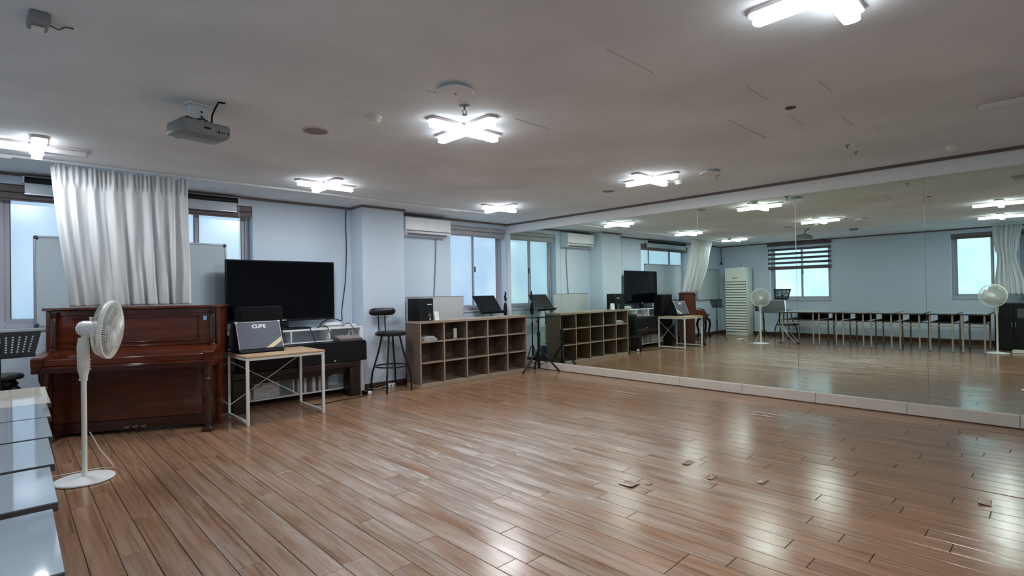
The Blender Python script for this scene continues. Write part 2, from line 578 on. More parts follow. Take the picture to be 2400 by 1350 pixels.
# ------------------------------------------------------------------ ceiling
ceil = MB().box((XL - WT, YF - WT, H), (0.25, 0.30, H + 0.15)).build('ceiling', CEIL)
tag(ceil, 'stained grey-white board ceiling with fine cracks between the boards', 'ceiling', kind='structure')
cracks = [(-2.76, -2.05, -5.27, 0.006), (-4.72, -4.45, -4.30, 0.003), (-3.95, -3.6, -4.27, 0.004), 
          (-4.35, -3.9, -5.35, 0.003), (-3.3, -2.95, -5.62, 0.003), (-3.05, -2.8, -5.95, 0.003), (-2.2, -1.9, -5.85, 0.003), (-1.75, -1.5, -5.95, 0.002),
          (-2.5, -2.2, -5.6, 0.002)]
for (a, b, y, w) in cracks:
    MB().box((a, y - w / 2, H - 0.0015), (b, y + w / 2, H + 0.002)).build('joint', CRACK, ceil, smooth=False)

# ------------------------------------------------------------------ walls with window openings
def wall_with_openings(name, label, u0, u1, z0, z1, openings, place):
    mb = MB()
    us = sorted({u0, u1} | {v for o in openings for v in o[:2]})
    for a, b in zip(us, us[1:]):
        mid = (a + b) / 2
        op = [o for o in openings if o[0] < mid < o[1]]
        if not op:
            mb.box(*place(a, b, z0, z1))
        else:
            o = op[0]
            mb.box(*place(a, b, z0, o[2]))
            mb.box(*place(a, b, o[3], z1))
    bmesh.ops.remove_doubles(mb.bm, verts=mb.bm.verts, dist=1e-5)
    ob = mb.build(name, WALL, smooth=False)
    return tag(ob, label, 'wall', kind='structure')
W1 = (-6.62, -4.35, 1.03, 2.42)
W2 = (-1.30, -0.06, 1.00, 2.43)
W3 = (-2.87, -1.38, 0.97, 2.46)
W4 = (-6.10, -5.23, 1.00, 2.42)
W5 = (-7.70, -6.33, 1.00, 2.42)
wall_with_openings('wall_back', 'pale blue-white papered wall behind the television and piano', XL - WT, 0.25, 0.0, H, [W1, W2], lambda a, b, c, d: ((a, 0.0, c), (b, WT, d)))
wall_with_openings('wall_left', 'pale wall with windows behind the row of tables, seen in the mirror', YF, 0.0, 0.0, H, [W3, W4, W5], lambda a, b, c, d: ((XL - WT, a, c), (XL, b, d)))
wr = MB().box((0.012, YF, 0.0), (0.22, 0.0, H)).build('wall_right', WALL, smooth=False)
tag(wr, 'pale wall carrying the long mirror', 'wall', kind='structure')
wf = MB().box((XL - WT, YF - WT, 0.0), (0.25, YF, H)).build('wall_front', WALL, smooth=False)
tag(wf, 'plain pale wall behind the viewer', 'wall', kind='structure')
column = MB().box((-3.045, -0.334, 0.0), (-2.385, 0.0, H - 0.001), bev=0.006).build('wall_pillar', WALL)
tag(column, 'square white pillar behind the black bar stool', 'pillar', kind='structure')
beam = MB().box((-0.012, YF, 2.365), (0.012, 0.0, H - 0.0005)).box((-0.012, -0.055, 0.0), (0.012, 0.0, 2.366)).build('ceiling_beam', BEAM, smooth=False)
tag(beam, 'pale band above the mirror under the ceiling', 'beam', kind='structure')

# cornice strips and baseboards
def strip(name, label, lo, hi, m, cat):
    o = MB().box(lo, hi, bev=0.003).build(name, m, smooth=False)
    return tag(o, label, cat, kind='structure')
strip('trim_1', 'thin dark cornice strip along the ceiling above the television wall', (XL, -0.018, H - 0.030), (-3.045, -0.0005, H - 0.0005), CORN, 'cornice')
strip('trim_2', 'thin dark cornice strip across the front of the pillar', (-3.063, -0.352, H - 0.030), (-2.367, -0.3345, H - 0.0005), CORN, 'cornice')
strip('trim_3', 'thin dark cornice strip over the air conditioner and corner window', (-2.385, -0.018, H - 0.030), (-0.014, -0.0005, H - 0.0005), CORN, 'cornice')
strip('trim_4', 'thin dark cornice strip along the top of the mirror band', (-0.030, YF, H - 0.030), (-0.0125, -0.02, H - 0.0005), CORN, 'cornice')
strip('trim_5', 'thin dark cornice strip along the left wall seen in the mirror', (XL + 0.0005, YF, H - 0.030), (XL + 0.018, -0.02, H - 0.0005), CORN, 'cornice')
strip('trim_6', 'short dark cornice strip on the left flank of the pillar', (-3.063, -0.334, H - 0.030), (-3.0455, -0.019, H - 0.0005), CORN, 'cornice')
strip('baseboard_back', 'dark brown baseboard under the television wall', (XL, -0.014, 0.0005), (-3.046, -0.0005, 0.085), BASEB, 'baseboard')
strip('baseboard_pillar', 'dark brown baseboard round the foot of the pillar', (-3.059, -0.348, 0.0005), (-2.371, -0.3345, 0.085), BASEB, 'baseboard')
strip('baseboard_corner', 'dark brown baseboard behind the cubby shelf', (-2.384, -0.014, 0.0005), (-0.014, -0.0005, 0.085), BASEB, 'baseboard')
strip('baseboard_left', 'dark brown baseboard behind the tables seen in the mirror', (XL + 0.0005, YF, 0.0005), (XL + 0.014, -0.015, 0.10), BASEB, 'baseboard')
br = thing('baseboard_right', 'low beige board plinth running under the mirror', 'baseboard', kind='structure')
yb = [-0.06, -0.88, -1.71, -2.53, -3.35, -4.18, -5.00, -5.83, -6.65, -7.48, -8.30, YF + 0.01]
for a, b in zip(yb, yb[1:]):
    MB().box((-0.034, b + 0.0015, 0.0005), (0.011, a - 0.0015, 0.118), bev=0.003).build('board', MBASE, br, smooth=False)
strip('trim_7', 'thin dark strip at the foot of the mirror plinth', (-0.040, YF, 0.0004), (-0.0345, -0.06, 0.010), BASEB, 'trim')

# mirror panels
mir = thing('wall_mirror', 'long frameless wall mirror of tall glass panels reflecting the hall', 'mirror', (0, 0, 0))
ym = [-0.058, -1.25, -2.44, -3.63, -4.82, -6.00, -7.19, -8.38, YF + 0.01]
for k, (a, b) in enumerate(zip(ym, ym[1:])):
    MB().box((0.0, b + 0.0012, 0.119), (0.010, a - 0.0012, 2.3645)).build('mirror_panel', MIRROR, mir, smooth=False)

for (y, z0, z1) in ((-3.63, 2.03, 2.3645), (-4.82, 1.72, 2.29), (-6.00, 1.86, 2.10)):
    MB().box((-0.0012, y - 0.003, z0), (-0.0002, y + 0.003, z1)).build('pale_seam_strip', WHITE, mir, smooth=False)  # thin white strips for the pale streaks along parts of the mirror seams

# ------------------------------------------------------------------ windows (local x along wall, +y outward, z up)
def window(name, label, origin, rz, w, h, mullions, pane_m, handle_x=None, flip=False):
    t = thing(name, label, 'window', origin, rz, kind='structure')
    fw, d0, d1 = 0.05, 0.13, 0.19
    mb = MB()
    mb.box((0, d0, 0), (fw, d1, h), 0.004).box((w - fw, d0, 0), (w, d1, h), 0.004)
    mb.box((fw, d0, h - fw), (w - fw, d1, h), 0.004).box((fw, d0, 0), (w - fw, d1, fw), 0.004)
    mb.build('window_frame', FRAME, t)
    xs = [fw] + list(mullions) + [w - fw]
    for k, (a, b) in enumerate(zip(xs, xs[1:])):
        yo = 0.145 if k % 2 == 0 else 0.163
        a2, b2 = (a - (0.02 if k else 0)), (b + (0.02 if k < len(xs) - 2 else 0))
        sf = 0.042
        sm = MB()
        sm.box((a2, yo, fw), (a2 + sf, yo + 0.017, h - fw), 0.003).box((b2 - sf, yo, fw), (b2, yo + 0.017, h - fw), 0.003)
        sm.box((a2 + sf, yo, h - fw - sf), (b2 - sf, yo + 0.017, h - fw), 0.003).box((a2 + sf, yo, fw), (b2 - sf, yo + 0.017, fw + sf), 0.003)
        s = sm.build('sash', FRAME, t)
        g = MB()
        for e in (a2 + sf, b2 - sf):
            g.box((e - 0.004, yo - 0.002, fw + sf), (e + 0.004, yo + 0.001, h - fw - sf))
        g.build('gasket', DARKG, s, smooth=False)
        MB().box((a2 + sf - 0.004, yo + 0.006, fw + sf - 0.004), (b2 - sf + 0.004, yo + 0.011, h - fw - sf + 0.004)).build('pane', pane_m, s, smooth=False)
    if handle_x is not None:
        MB().box((handle_x - 0.012, 0.12, h * 0.46), (handle_x + 0.012, 0.146, h * 0.46 + 0.10), 0.006).build('latch', DGREY, t)
    MB().box((0.0005, -0.015, -0.028), (w - 0.0005, 0.20, -0.0005), 0.005).build('window_sill', SILL, t)
    return t
window('window_1', 'wide frosted window behind the white curtain and whiteboard', (W1[0], 0, W1[2]), 0, W1[1] - W1[0], W1[3] - W1[2], [0.70, 1.69], PANE_B)
window('window_2', 'frosted sliding window in the corner beside the wall air conditioner', (W2[0], 0, W2[2]), 0, W2[1] - W2[0], W2[3] - W2[2], [0.60], PANE_B, handle_x=0.63)
# left wall: outward is -x ; local x -> +y direction
def lw(W):
    return (XL, W[0], W[2])
window('window_3', 'bright window half covered by the striped blind, seen in the mirror', lw(W3), R(90), W3[1] - W3[0], W3[3] - W3[2], [0.72], PANE_L, handle_x=0.69)
window('window_4', 'tall bright window beside the tied white curtain, seen in the mirror', lw(W4), R(90), W4[1] - W4[0], W4[3] - W4[2], [0.20], PANE_L)
window('window_5', 'bright window at the far edge of the mirror behind the curtain', lw(W5), R(90), W5[1] - W5[0], W5[3] - W5[2], [0.68], PANE_L)

# roller blinds
def roller_blind(label, loc, rz, w, zdrop, m1, m2, loops=2):
    t = thing('roller_blind', label, 'blind', loc, rz, group='rolled blinds over the windows')
    MB().box((0, 0.002, -0.07), (w, 0.085, 0.0), 0.01).build('cassette', m1, t)
    MB().box((0.01, 0.015, -zdrop), (w - 0.01, 0.07, -0.0705), 0.018, seg=2).build('rolled_fabric', m2, t)
    MB().cyl((0.01, 0.03, -zdrop - 0.008), (w - 0.01, 0.03, -zdrop - 0.008), 0.009, n=8).build('bottom_bar', m1, t)
    return t
roller_blind('brown rolled-up blind over the wide window behind the curtain', (W1[0] + 0.005, 0.0, W1[3] - 0.003), 0, W1[1] - W1[0] - 0.01, 0.135, BLINDB, BLINDB)
roller_blind('pale grey rolled-up blind over the corner window', (W2[0] + 0.005, 0.0, W2[3] - 0.003), 0, W2[1] - W2[0] - 0.01, 0.15, BLINDG, BLINDG)
roller_blind('brown rolled-up blind over the tall window in the mirror', (XL, W4[0] + 0.005, W4[3] - 0.003), R(90), W4[1] - W4[0] - 0.01, 0.07 + 0.03, BLINDB, BLINDB)
roller_blind('brown rolled-up blind at the far edge of the mirror', (XL, W5[0] + 0.005, W5[3] - 0.003), R(90), W5[1] - W5[0] - 0.01, 0.07 + 0.03, BLINDB, BLINDB)
zb = thing('zebra_blind', 'mauve and white striped blind half lowered over the mirrored window', 'blind', (XL + 0.004, W3[0] - 0.03, 2.49), R(90))
zw = W3[1] - W3[0] + 0.06
MB().box((0, -0.075, -0.075), (zw, -0.006, 0.0), 0.01).build('cassette', BAND, zb)
zt = -0.075
for k in range(5):
    MB().box((0.012, -0.030, zt - 0.060), (zw - 0.012, -0.027, zt)).build('sheer_band', SHEERW, zb, smooth=False)
    MB().box((0.012, -0.032, zt - 0.120), (zw - 0.012, -0.026, zt - 0.0605)).build('opaque_band', BAND, zb, smooth=False)
    zt -= 0.1205
MB().box((0.008, -0.038, zt - 0.028), (zw - 0.008, -0.020, zt), 0.006).build('bottom_bar', BAND, zb)

# ------------------------------------------------------------------ ceiling lamps
def bar_poly(L, w, n=6):
    r = w / 2
    pts = []
    for k in range(n + 1):
        a = -math.pi / 2 + math.pi * k / n
        pts.append((L / 2 - r * 0.6 + r * 0.6 * math.cos(a), r * math.sin(a)))
    for k in range(n + 1):
        a = math.pi / 2 + math.pi * k / n
        pts.append((-L / 2 + r * 0.6 + r * 0.6 * math.cos(a), r * math.sin(a)))
    return pts
def cross_lamp(label, x, y, on=True, rz=0.0, dark_half=0):
    t = thing('cross_lamp', label, 'ceiling lamp', (x, y, H), rz, group='cross-shaped ceiling lamps')
    MB().prism(bar_poly(0.66, 0.096), -0.020, -0.0006).prism([(p[1], p[0]) for p in bar_poly(0.66, 0.096)], -0.0195, -0.0007).build('base_plate', LBASE, t, smooth=False)
    m = LAMPON if on else LAMPOFF
    MB().prism(bar_poly(0.62, 0.066), -0.058, -0.0205).build('diffuser', m, t, smooth=False)
    q = [(p[1], p[0]) for p in bar_poly(0.62, 0.066)]
    a = [p for p in q if p[1] > 0]
    for sg in (1, -1):
        MB().prism(sorted_poly(q, sg), -0.0575, -0.0205).build('diffuser', LAMPOFF if sg == dark_half else m, t, smooth=False)
    if on:
        for c in t.children:
            if c.name.startswith('diffuser') and c.data.materials[0] == LAMPON:
                c.data.materials.append(LAMPSIDE)
                for p in c.data.polygons:
                    if p.normal.z > -0.7:
                        p.material_index = 1
    return t
def sorted_poly(q, s):
    # half of the crossing bar, cut flush with the first bar
    up = [p for p in q if p[1] * s > 0.05]
    cx = 0.0335 * s
    pts = up + [(0.033, cx), (-0.033, cx)]
    c = (sum(p[0] for p in pts) / len(pts), sum(p[1] for p in pts) / len(pts))
    return sorted(pts, key=lambda p: math.atan2(p[1] - c[1], p[0] - c[0]))
cross_lamp('lit white cross-shaped ceiling lamp nearest the mirror corner', -1.46, -1.39)
cross_lamp('lit white cross-shaped ceiling lamp beside the round vent near the mirror', -1.48, -3.85)
cross_lamp('unlit white cross-shaped ceiling lamp at the right edge', -1.78, -6.87, on=False)
cross_lamp('lit white cross-shaped ceiling lamp above the television', -4.03, -1.39)
cross_lamp('lit white cross-shaped ceiling lamp in the middle of the ceiling by the sprinkler', -4.11, -3.91)
cross_lamp('lit white cross-shaped ceiling lamp cut off by the top of the photo', -4.14, -6.31)
cross_lamp('lit white cross-shaped ceiling lamp above the curtain rail at left edge', -6.37, -1.37, rz=R(90), dark_half=-1)
cross_lamp('lit white cross-shaped ceiling lamp reflected by the curtain at the mirror edge', -6.22, -6.20)

# ------------------------------------------------------------------ small ceiling fixtures
def disc_vent(label, x, y, r=0.11):
    t = thing('disc_vent', label, 'vent', (x, y, H), group='round ceiling vents')
    MB().lathe([(r * 0.6, -0.0006), (r * 0.62, -0.02), (r * 0.3, -0.02), (0, -0.02)], 32).build('neck', WHITE, t)
    MB().lathe([(0, -0.0205), (r * 0.96, -0.022), (r * 1.0, -0.028), (r * 0.95, -0.034), (0, -0.036)], 36).build('disc', WHITE, t)
    MB().cyl((0, 0, -0.0362), (0, 0, -0.040), 0.008, n=10).build('screw', GREYM, t)
disc_vent('round white disc vent above the middle cross lamp', -4.61, -4.44)
disc_vent('round disc vent beside the cross lamp near the mirror', -1.25, -4.41)
def ceiling_speaker(label, x, y, r=0.095):
    t = thing('ceiling_speaker', label, 'speaker', (x, y, H), group='flush ceiling speakers')
    MB().lathe([(r, -0.0006), (r, -0.006), (r * 0.9, -0.008), (r * 0.9, -0.006)], 32).build('rim', LBASE, t)
    MB().lathe([(0, -0.0055), (r * 0.9, -0.0055), (r * 0.9, -0.007), (0, -0.007)], 32).build('grille', SPKG, t)
ceiling_speaker('flat round ceiling speaker beside the projector', -4.89, -3.11)
ceiling_speaker('flat round ceiling speaker near the mirror band', -1.20, -3.09, 0.085)
def smoke_detector(label, x, y):
    t = thing('smoke_detector', label, 'smoke detector', (x, y, H), group='white smoke detectors')
    MB().lathe([(0, -0.0006), (0.052, -0.0006), (0.052, -0.018), (0.046, -0.022), (0, -0.022)], 24).build('base', CREAMW, t)
    MB().lathe([(0, -0.0225), (0.040, -0.0225), (0.040, -0.040), (0.030, -0.047), (0, -0.047)], 24).build('sensor_head', CREAMW, t)
smoke_detector('white smoke detector between speaker and middle lamp', -4.72, -3.67)
smoke_detector('white smoke detector beside the lamp near the mirror', -1.05, -3.95)
smoke_detector('white smoke detector close to the mirror at right', -0.50, -6.28)
def sprinkler(label, x, y):
    t = thing('sprinkler', label, 'sprinkler', (x, y, H), group='ceiling sprinklers')
    MB().lathe([(0, -0.0006), (0.036, -0.0006), (0.032, -0.010), (0, -0.012)], 20).build('escutcheon', GREYM, t)
    MB().cyl((0, 0, -0.0121), (0, 0, -0.03), 0.008, n=10).build('body', GREYM, t)
    MB().tube([(-0.014, 0, -0.03), (-0.016, 0, -0.045), (-0.006, 0, -0.058)], 0.003, 6).tube([(0.014, 0, -0.03), (0.016, 0, -0.045), (0.006, 0, -0.058)], 0.003, 6).build('yoke', GREYM, t)
    MB().lathe([(0, -0.058), (0.016, -0.058), (0.016, -0.061), (0, -0.061)], 16).build('deflector', GREYM, t)
sprinkler('small pendant sprinkler just behind the middle cross lamp', -4.38, -4.24)
sprinkler('small pendant sprinkler below the vent near the mirror', -1.04, -4.38)
t = MB().lathe([(0, -0.0006), (0.034, -0.0006), (0.034, -0.004), (0.0, -0.005)], 28).build('downlight_hole', BLACKP)
t.location = (-2.68, -5.67, H)
tag(t, 'small black round hole in the ceiling right of centre', 'hole')
for (x, y, lab) in ((-1.27, -5.66, 'tiny dark ceiling hook near the mirror'), (-0.95, -5.65, 'tiny ceiling screw plate closest to the mirror band')):
    t = thing('ceiling_hook', lab, 'hook', (x, y, H))
    MB().lathe([(0, -0.0006), (0.02, -0.0006), (0.018, -0.006), (0, -0.007)], 14).build('plate', GREYM, t)
    MB().tube([(0, 0, -0.0071), (0.012, 0, -0.02), (0, 0, -0.03), (-0.01, 0, -0.024)], 0.0025, 6).build('hook', DGREY, t)
t = thing('junction_box', 'small grey ceiling box with a stub of cable, top left', 'junction box', (-6.45, -3.88, H), R(3))
MB().box((-0.035, -0.075, -0.035), (0.035, 0.075, -0.0006), 0.006).build('box', MGREY, t)
MB().box((-0.022, 0.005, -0.042), (0.022, 0.07, -0.0351), 0.003).build('cover', CREAMW, t)
MB().tube([(0.036, 0.02, -0.015), (0.07, 0.03, -0.02), (0.09, 0.01, -0.008), (0.12, 0.015, -0.004)], 0.003, 6).build('cable', DGREY, t)

# ------------------------------------------------------------------ projector
pj = thing('projector', 'grey projector hanging from the ceiling by a bracket', 'projector', (-5.67, -3.14, H), R(10))
MB().box((-0.075, -0.05, -0.012), (0.075, 0.05, -0.0006), 0.003).build('ceiling_plate', WHITE, pj)
mb = MB().box((-0.055, -0.03, -0.115), (0.055, 0.03, -0.0121), 0.004)
br_ = mb.build('bracket', WHITE, pj)
for dz in (-0.050, -0.080):
    MB().lathe([(0, 0), (0.008, 0), (0.008, 0.003), (0, 0.003)], 12, loc=(0.01, -0.0301, dz), rot=(R(90), 0, 0)).build('bolt', DGREY, br_)
MB().box((-0.10, -0.06, -0.128), (0.10, 0.06, -0.1155), 0.003).build('arm_plate', DGREY, pj)
pj_b = MB().box((-0.148, -0.13, -0.215), (0.148, 0.10, -0.1285), 0.022, seg=3).build('case', PROJM, pj)
MB().box((-0.02, -0.1325, -0.180), (0.02, -0.1301, -0.168), 0.001).build('port', BLACKP, pj_b)
for px, w in ((0.068, 0.016), (0.088, 0.006), (0.100, 0.006), (0.125, 0.010)):
    MB().box((px - w / 2, -0.1325, -0.192), (px + w / 2, -0.1301, -0.178), 0.001).build('port', BLACKP, pj_b)
MB().box((0.050, -0.1315, -0.198), (0.136, -0.1301, -0.150), 0.002).build('port_panel', MGREY, pj_b)
MB().box((-0.12, -0.1315, -0.172), (-0.04, -0.1301, -0.145), 0.002).build('vent_grille', MGREY, pj_b)
MB().lathe([(0, 0), (0.04, 0), (0.036, 0.02), (0, 0.014)], 20, loc=(-0.075, 0.1003, -0.172), rot=(R(-90), 0, 0)).build('lens', BLACKP, pj)
MB().tube([(0.06, -0.05, -0.13), (0.055, -0.07, -0.07), (0.06, -0.10, -0.03), (0.055, -0.16, -0.006), (0.09, -0.17, -0.004)], 0.006, 8).build('cable', BLACKP, pj)
MB().tube([(-0.12, -0.07, -0.128), (-0.10, -0.085, -0.118), (-0.05, -0.08, -0.122), (0.0, -0.075, -0.105), (0.05, -0.06, -0.122)], 0.006, 8).build('cable', BLACKP, pj)

# ------------------------------------------------------------------ curtain rail, curtain, projection screen
rail = thing('curtain_rail', 'long thin white curtain rail on the ceiling in front of the television wall', 'curtain rail', (0, -0.83, H))
MB().box((XL + 0.02, -0.011, -0.020), (-1.03, 0.011, -0.0006), 0.003).build('track', WHITE, rail)
for x0, x1 in ((-2.18, -1.75), (-6.85, -6.52)):
    MB().box((x0, -0.012, -0.034), (x1, 0.010, -0.0205), 0.002).build('valance_clip', WHITE, rail)
MB().box((-1.66, -0.012, -0.026), (-1.63, 0.012, -0.0205), 0.002).build('end_stop', WHITE, rail)

def curtain_mesh(nu, nv, fn):
    bm = bmesh.new()
    g = [[bm.verts.new(fn(i / nu, j / nv)) for i in range(nu + 1)] for j in range(nv + 1)]
    for j in range(nv):
        for i in range(nu):
            bm.faces.new((g[j][i], g[j][i + 1], g[j + 1][i + 1], g[j + 1][i]))
    return bm
rnd = random.Random(3)
ph = [rnd.uniform(0, 6.28) for _ in range(6)]
def curtain_pt(u, v):
    xt = -6.275 + u * 1.045
    xb = -6.135 + u * 0.975
    e = v ** 1.25
    x = xt + (xb - xt) * e
    y = -0.83 + 0.03 + (0.30 - 0.10 * u) * e - 0.03 * (1 - v)
    z = H - 0.036 + (1.236 - H + 0.036) * v
    head = max(0.0, 1 - v / 0.085)
    s = 2 * math.pi
    pl = 0.034 * math.sin(s * 8.5 * u + 1.5 * math.sin(s * 1.3 * u) + ph[0]) * min(1, 0.35 + v * 1.4)
    pl += 0.016 * math.sin(s * 15 * u + ph[1] + 2.1 * v) * (0.4 + 0.6 * v)
    pl += 0.022 * math.sin(s * 3.2 * u + ph[2] + 1.2 * v) * v
    hp = 0.019 * math.sin(s * 27 * u + 2 * math.sin(s * 3 * u)) * (1 if v < 0.085 else max(0, 1 - (v - 0.085) * 14))
    pl += 0.010 * math.sin(s * 5 * u + 9 * v + ph[4]) * v + 0.006 * math.sin(s * 21 * u - 5 * v + ph[5]) * v
    x += 0.012 * math.sin(s * 8.5 * u + ph[0] + 1.2) * v
    z += head * 0.010 * math.sin(s * 9 * u + ph[3])
    if u < 0.14:
        y -= 0.05 * (0.14 - u) / 0.14 * math.sin(math.pi * v)
    return (x, y + pl + hp, z)
bm = curtain_mesh(320, 60, curtain_pt)
me = bpy.data.meshes.new('curtain'); bm.to_mesh(me); bm.free()
me.materials.append(CURT)
for p in me.polygons: p.use_smooth = True
ct = thing('curtain', 'crumpled white curtain hanging from the rail onto the piano', 'curtain', (0, 0, 0))
o = bpy.data.objects.new('cloth', me); COL.objects.link(o); o.parent = ct
sm_ = o.modifiers.new('thickness', 'SOLIDIFY'); sm_.thickness = 0.0015
hk = MB()
for k in range(14):
    u = (k + 0.5) / 14
    p = curtain_pt(u, 0.0)
    hk.tube([(p[0], -0.83, H - 0.0225), (p[0], -0.833, H - 0.032), (p[0], p[1], p[2] - 0.01)], 0.002, 5)
hk.build('hooks', WHITE, ct)

sc_ = thing('projection_screen', 'rolled-up projection screen with black roller above the wide window', 'screen', (0, 0, 0))
MB().box((-6.425, -0.075, 2.435), (-4.53, -0.020, 2.490), 0.012, seg=2).build('roller_tube', BLACKP, sc_)
MB().box((-6.43, -0.082, 2.491), (-4.515, -0.020, 2.499), 0.002).build('housing_strip', ALU, sc_)
MB().box((-6.425, -0.050, 2.338), (-4.54, -0.046, 2.440)).build('screen_cloth', WBFACE, sc_, smooth=False)
MB().box((-6.43, -0.060, 2.322), (-4.535, -0.036, 2.3375), 0.003).build('bottom_bar', ALU, sc_)
for x in (-6.435, -4.528):
    MB().box((x - 0.004, -0.085, 2.43), (x + 0.008, -0.002, 2.495), 0.003).build('end_bracket', WHITE, sc_)
MB().tube([(-4.522, -0.06, 2.43), (-4.520, -0.058, 2.1), (-4.522, -0.06, 1.75)], 0.0022, 5).build('pull_cord', WHITE, sc_)

# ------------------------------------------------------------------ whiteboards
def whiteboard(label, x0, x1, z0, z1, y, frame=0.02, tilt=0.0):
    t = thing('whiteboard', label, 'whiteboard', ((x0 + x1) / 2, y, z0), 0)
    w, h = (x1 - x0) / 2, z1 - z0
    MB().box((-w + 0.006, -0.006, 0.006), (w - 0.006, 0.010, h - 0.006)).build('writing_face', WBFACE, t, smooth=False)
    fr = MB()
    fr.box((-w + 0.03, -0.014, 0), (w - 0.03, 0.012, frame), 0.004).box((-w + 0.03, -0.014, h - frame), (w - 0.03, 0.012, h), 0.004)
    fr.box((-w, -0.014, 0.03), (-w + frame, 0.012, h - 0.03), 0.004).box((w - frame, -0.014, 0.03), (w, 0.012, h - 0.03), 0.004)
    fr.build('frame', ALU, t)
    for sx in (-1, 1):
        for z in (0.0, h - 0.042):
            MB().box((sx * w - (0.042 if sx > 0 else 0), -0.017, z), (sx * w + (0.042 if sx < 0 else 0), 0.013, z + 0.042), 0.014, seg=3).build('corner_cap', DGREY, t)
    return t
whiteboard('large whiteboard with aluminium frame standing on the window sill behind the curtain', -6.365, -4.625, 1.032, 1.945, 0.085)
whiteboard('grey-white board on the wall beside the tower air conditioner, in the mirror', -8.38, -7.05, 0.99, 1.86, -0.022)

# ------------------------------------------------------------------ piano
PA = -27.0
pn = thing('upright_piano', 'dark mahogany upright piano under the white curtain', 'piano', (-5.488, -0.358, 0.0), R(PA))
PWD = 0.73
MB().box((-PWD - 0.02, -0.375, 1.200), (PWD + 0.02, 0.0, 1.226), 0.006).build('lid', PIANO, pn)
MB().box((-PWD, -0.12, 0.05), (PWD, -0.005, 1.1995)).build('back_frame', PIANOD, pn, smooth=False)
for sx in (-1, 1):
    a, b = (PWD - 0.035, PWD) if sx > 0 else (-PWD, -PWD + 0.035)
    MB().box((a, -0.345, 0.03), (b, -0.1205, 1.1995), 0.003).build('side_panel', PIANO, pn)
up = MB().box((-PWD + 0.0355, -0.315, 0.80), (PWD - 0.0355, -0.295, 1.1995)).build('upper_panel', PIANO, pn, smooth=False)
fr = MB()
fx, fz0, fz1 = 0.53, 0.875, 1.125
fr.box((-fx, -0.326, fz1 - 0.012), (fx, -0.3155, fz1), 0.004).box((-fx, -0.326, fz0), (fx, -0.3155, fz0 + 0.012), 0.004)
fr.box((-fx, -0.326, fz0 + 0.0125), (-fx + 0.014, -0.3155, fz1 - 0.0125), 0.004).box((fx - 0.014, -0.326, fz0 + 0.0125), (fx, -0.3155, fz1 - 0.0125), 0.004)
fr.build('panel_moulding', PIANO, up)
MB().box((-PWD + 0.036, -0.335, 1.150), (PWD - 0.036, -0.3155, 1.1995), 0.004).build('top_rail', PIANO, pn)
for sx in (-1, 1):
    p = MB()
    p.lathe([(0, 0.815), (0.036, 0.815), (0.036, 0.83), (0.022, 0.845), (0.030, 0.87), (0.024, 0.90), (0.030, 1.10), (0.024, 1.13), (0.036, 1.15), (0.036, 1.185), (0, 1.185)], 14, loc=(sx * (PWD - 0.065), -0.352, 0))
    p.build('pilaster', PIANOD, pn)
# key lid (closed fallboard), key bed, cheeks
MB().prism([(-0.3155, 0.835), (-0.335, 0.835), (-0.50, 0.790), (-0.505, 0.765), (-0.3155, 0.765)], -PWD + 0.09, PWD - 0.09, 'x').build('fallboard', PIANO, pn, smooth=False)
MB().box((-PWD + 0.09, -0.345, 0.8355), (PWD - 0.09, -0.3165, 0.850), 0.004).build('hinge_rail', PIANO, pn)
for sx in (-1, 1):
    x0, x1 = (PWD - 0.0895, PWD) if sx > 0 else (-PWD, -PWD + 0.0895)
    MB().prism([(-0.346, 0.83), (-0.44, 0.815), (-0.58, 0.785), (-0.60, 0.77), (-0.60, 0.70), (-0.346, 0.70)], x0, x1, 'x').build('cheek', PIANO, pn, smooth=False)
MB().box((-PWD + 0.09, -0.597, 0.700), (PWD - 0.09, -0.3165, 0.7645), 0.008).build('key_slip', PIANO, pn)
kb = MB().box((-PWD, -0.600, 0.640), (PWD, -0.3465, 0.6995), 0.005).build('key_bed', PIANO, pn)
MB().box((-PWD + 0.05, -0.606, 0.655), (PWD - 0.05, -0.6005, 0.685), 0.004).build('moulding', PIANOD, kb)
MB().box((-PWD + 0.0355, -0.325, 0.13), (PWD - 0.0355, -0.305, 0.6395), 0.003).build('lower_panel', PIANO, pn)
MB().box((-PWD + 0.0355, -0.335, 0.03), (PWD - 0.0355, -0.305, 0.1295), 0.003).build('bottom_rail', PIANOD, pn)
for sx in (-1, 1):
    lg = MB().lathe([(0, 0.045), (0.034, 0.045), (0.030, 0.075), (0.040, 0.09), (0.040, 0.11), (0.026, 0.14), (0.040, 0.22), (0.046, 0.30), (0.034, 0.42), (0.026, 0.47), (0.040, 0.49), (0.040, 0.51), (0.030, 0.53), (0.044, 0.57), (0.048, 0.6395), (0, 0.6395)], 18, loc=(sx * (PWD - 0.075), -0.53, 0))
    lg.build('leg', PIANOD, pn)
    MB().box((sx * (PWD - 0.075) - 0.045, -0.585, 0.0008), (sx * (PWD - 0.075) + 0.045, -0.12, 0.0445), 0.006).build('toe_block', PIANOD, pn)
for k, dx in enumerate((-0.07, 0.0, 0.07)):
    MB().prism([(dx - 0.020, -0.41), (dx + 0.020, -0.41), (dx + 0.012, -0.336), (dx - 0.012, -0.336)], 0.062, 0.072).build('pedal', BRASS, pn, smooth=False)
st = MB().box((PWD - 0.150, -0.3375, 1.075), (PWD - 0.118, -0.336, 1.118)).build('paper_tag', BLUETAG, pn, smooth=False)
st['label'] = 'light blue paper tag'

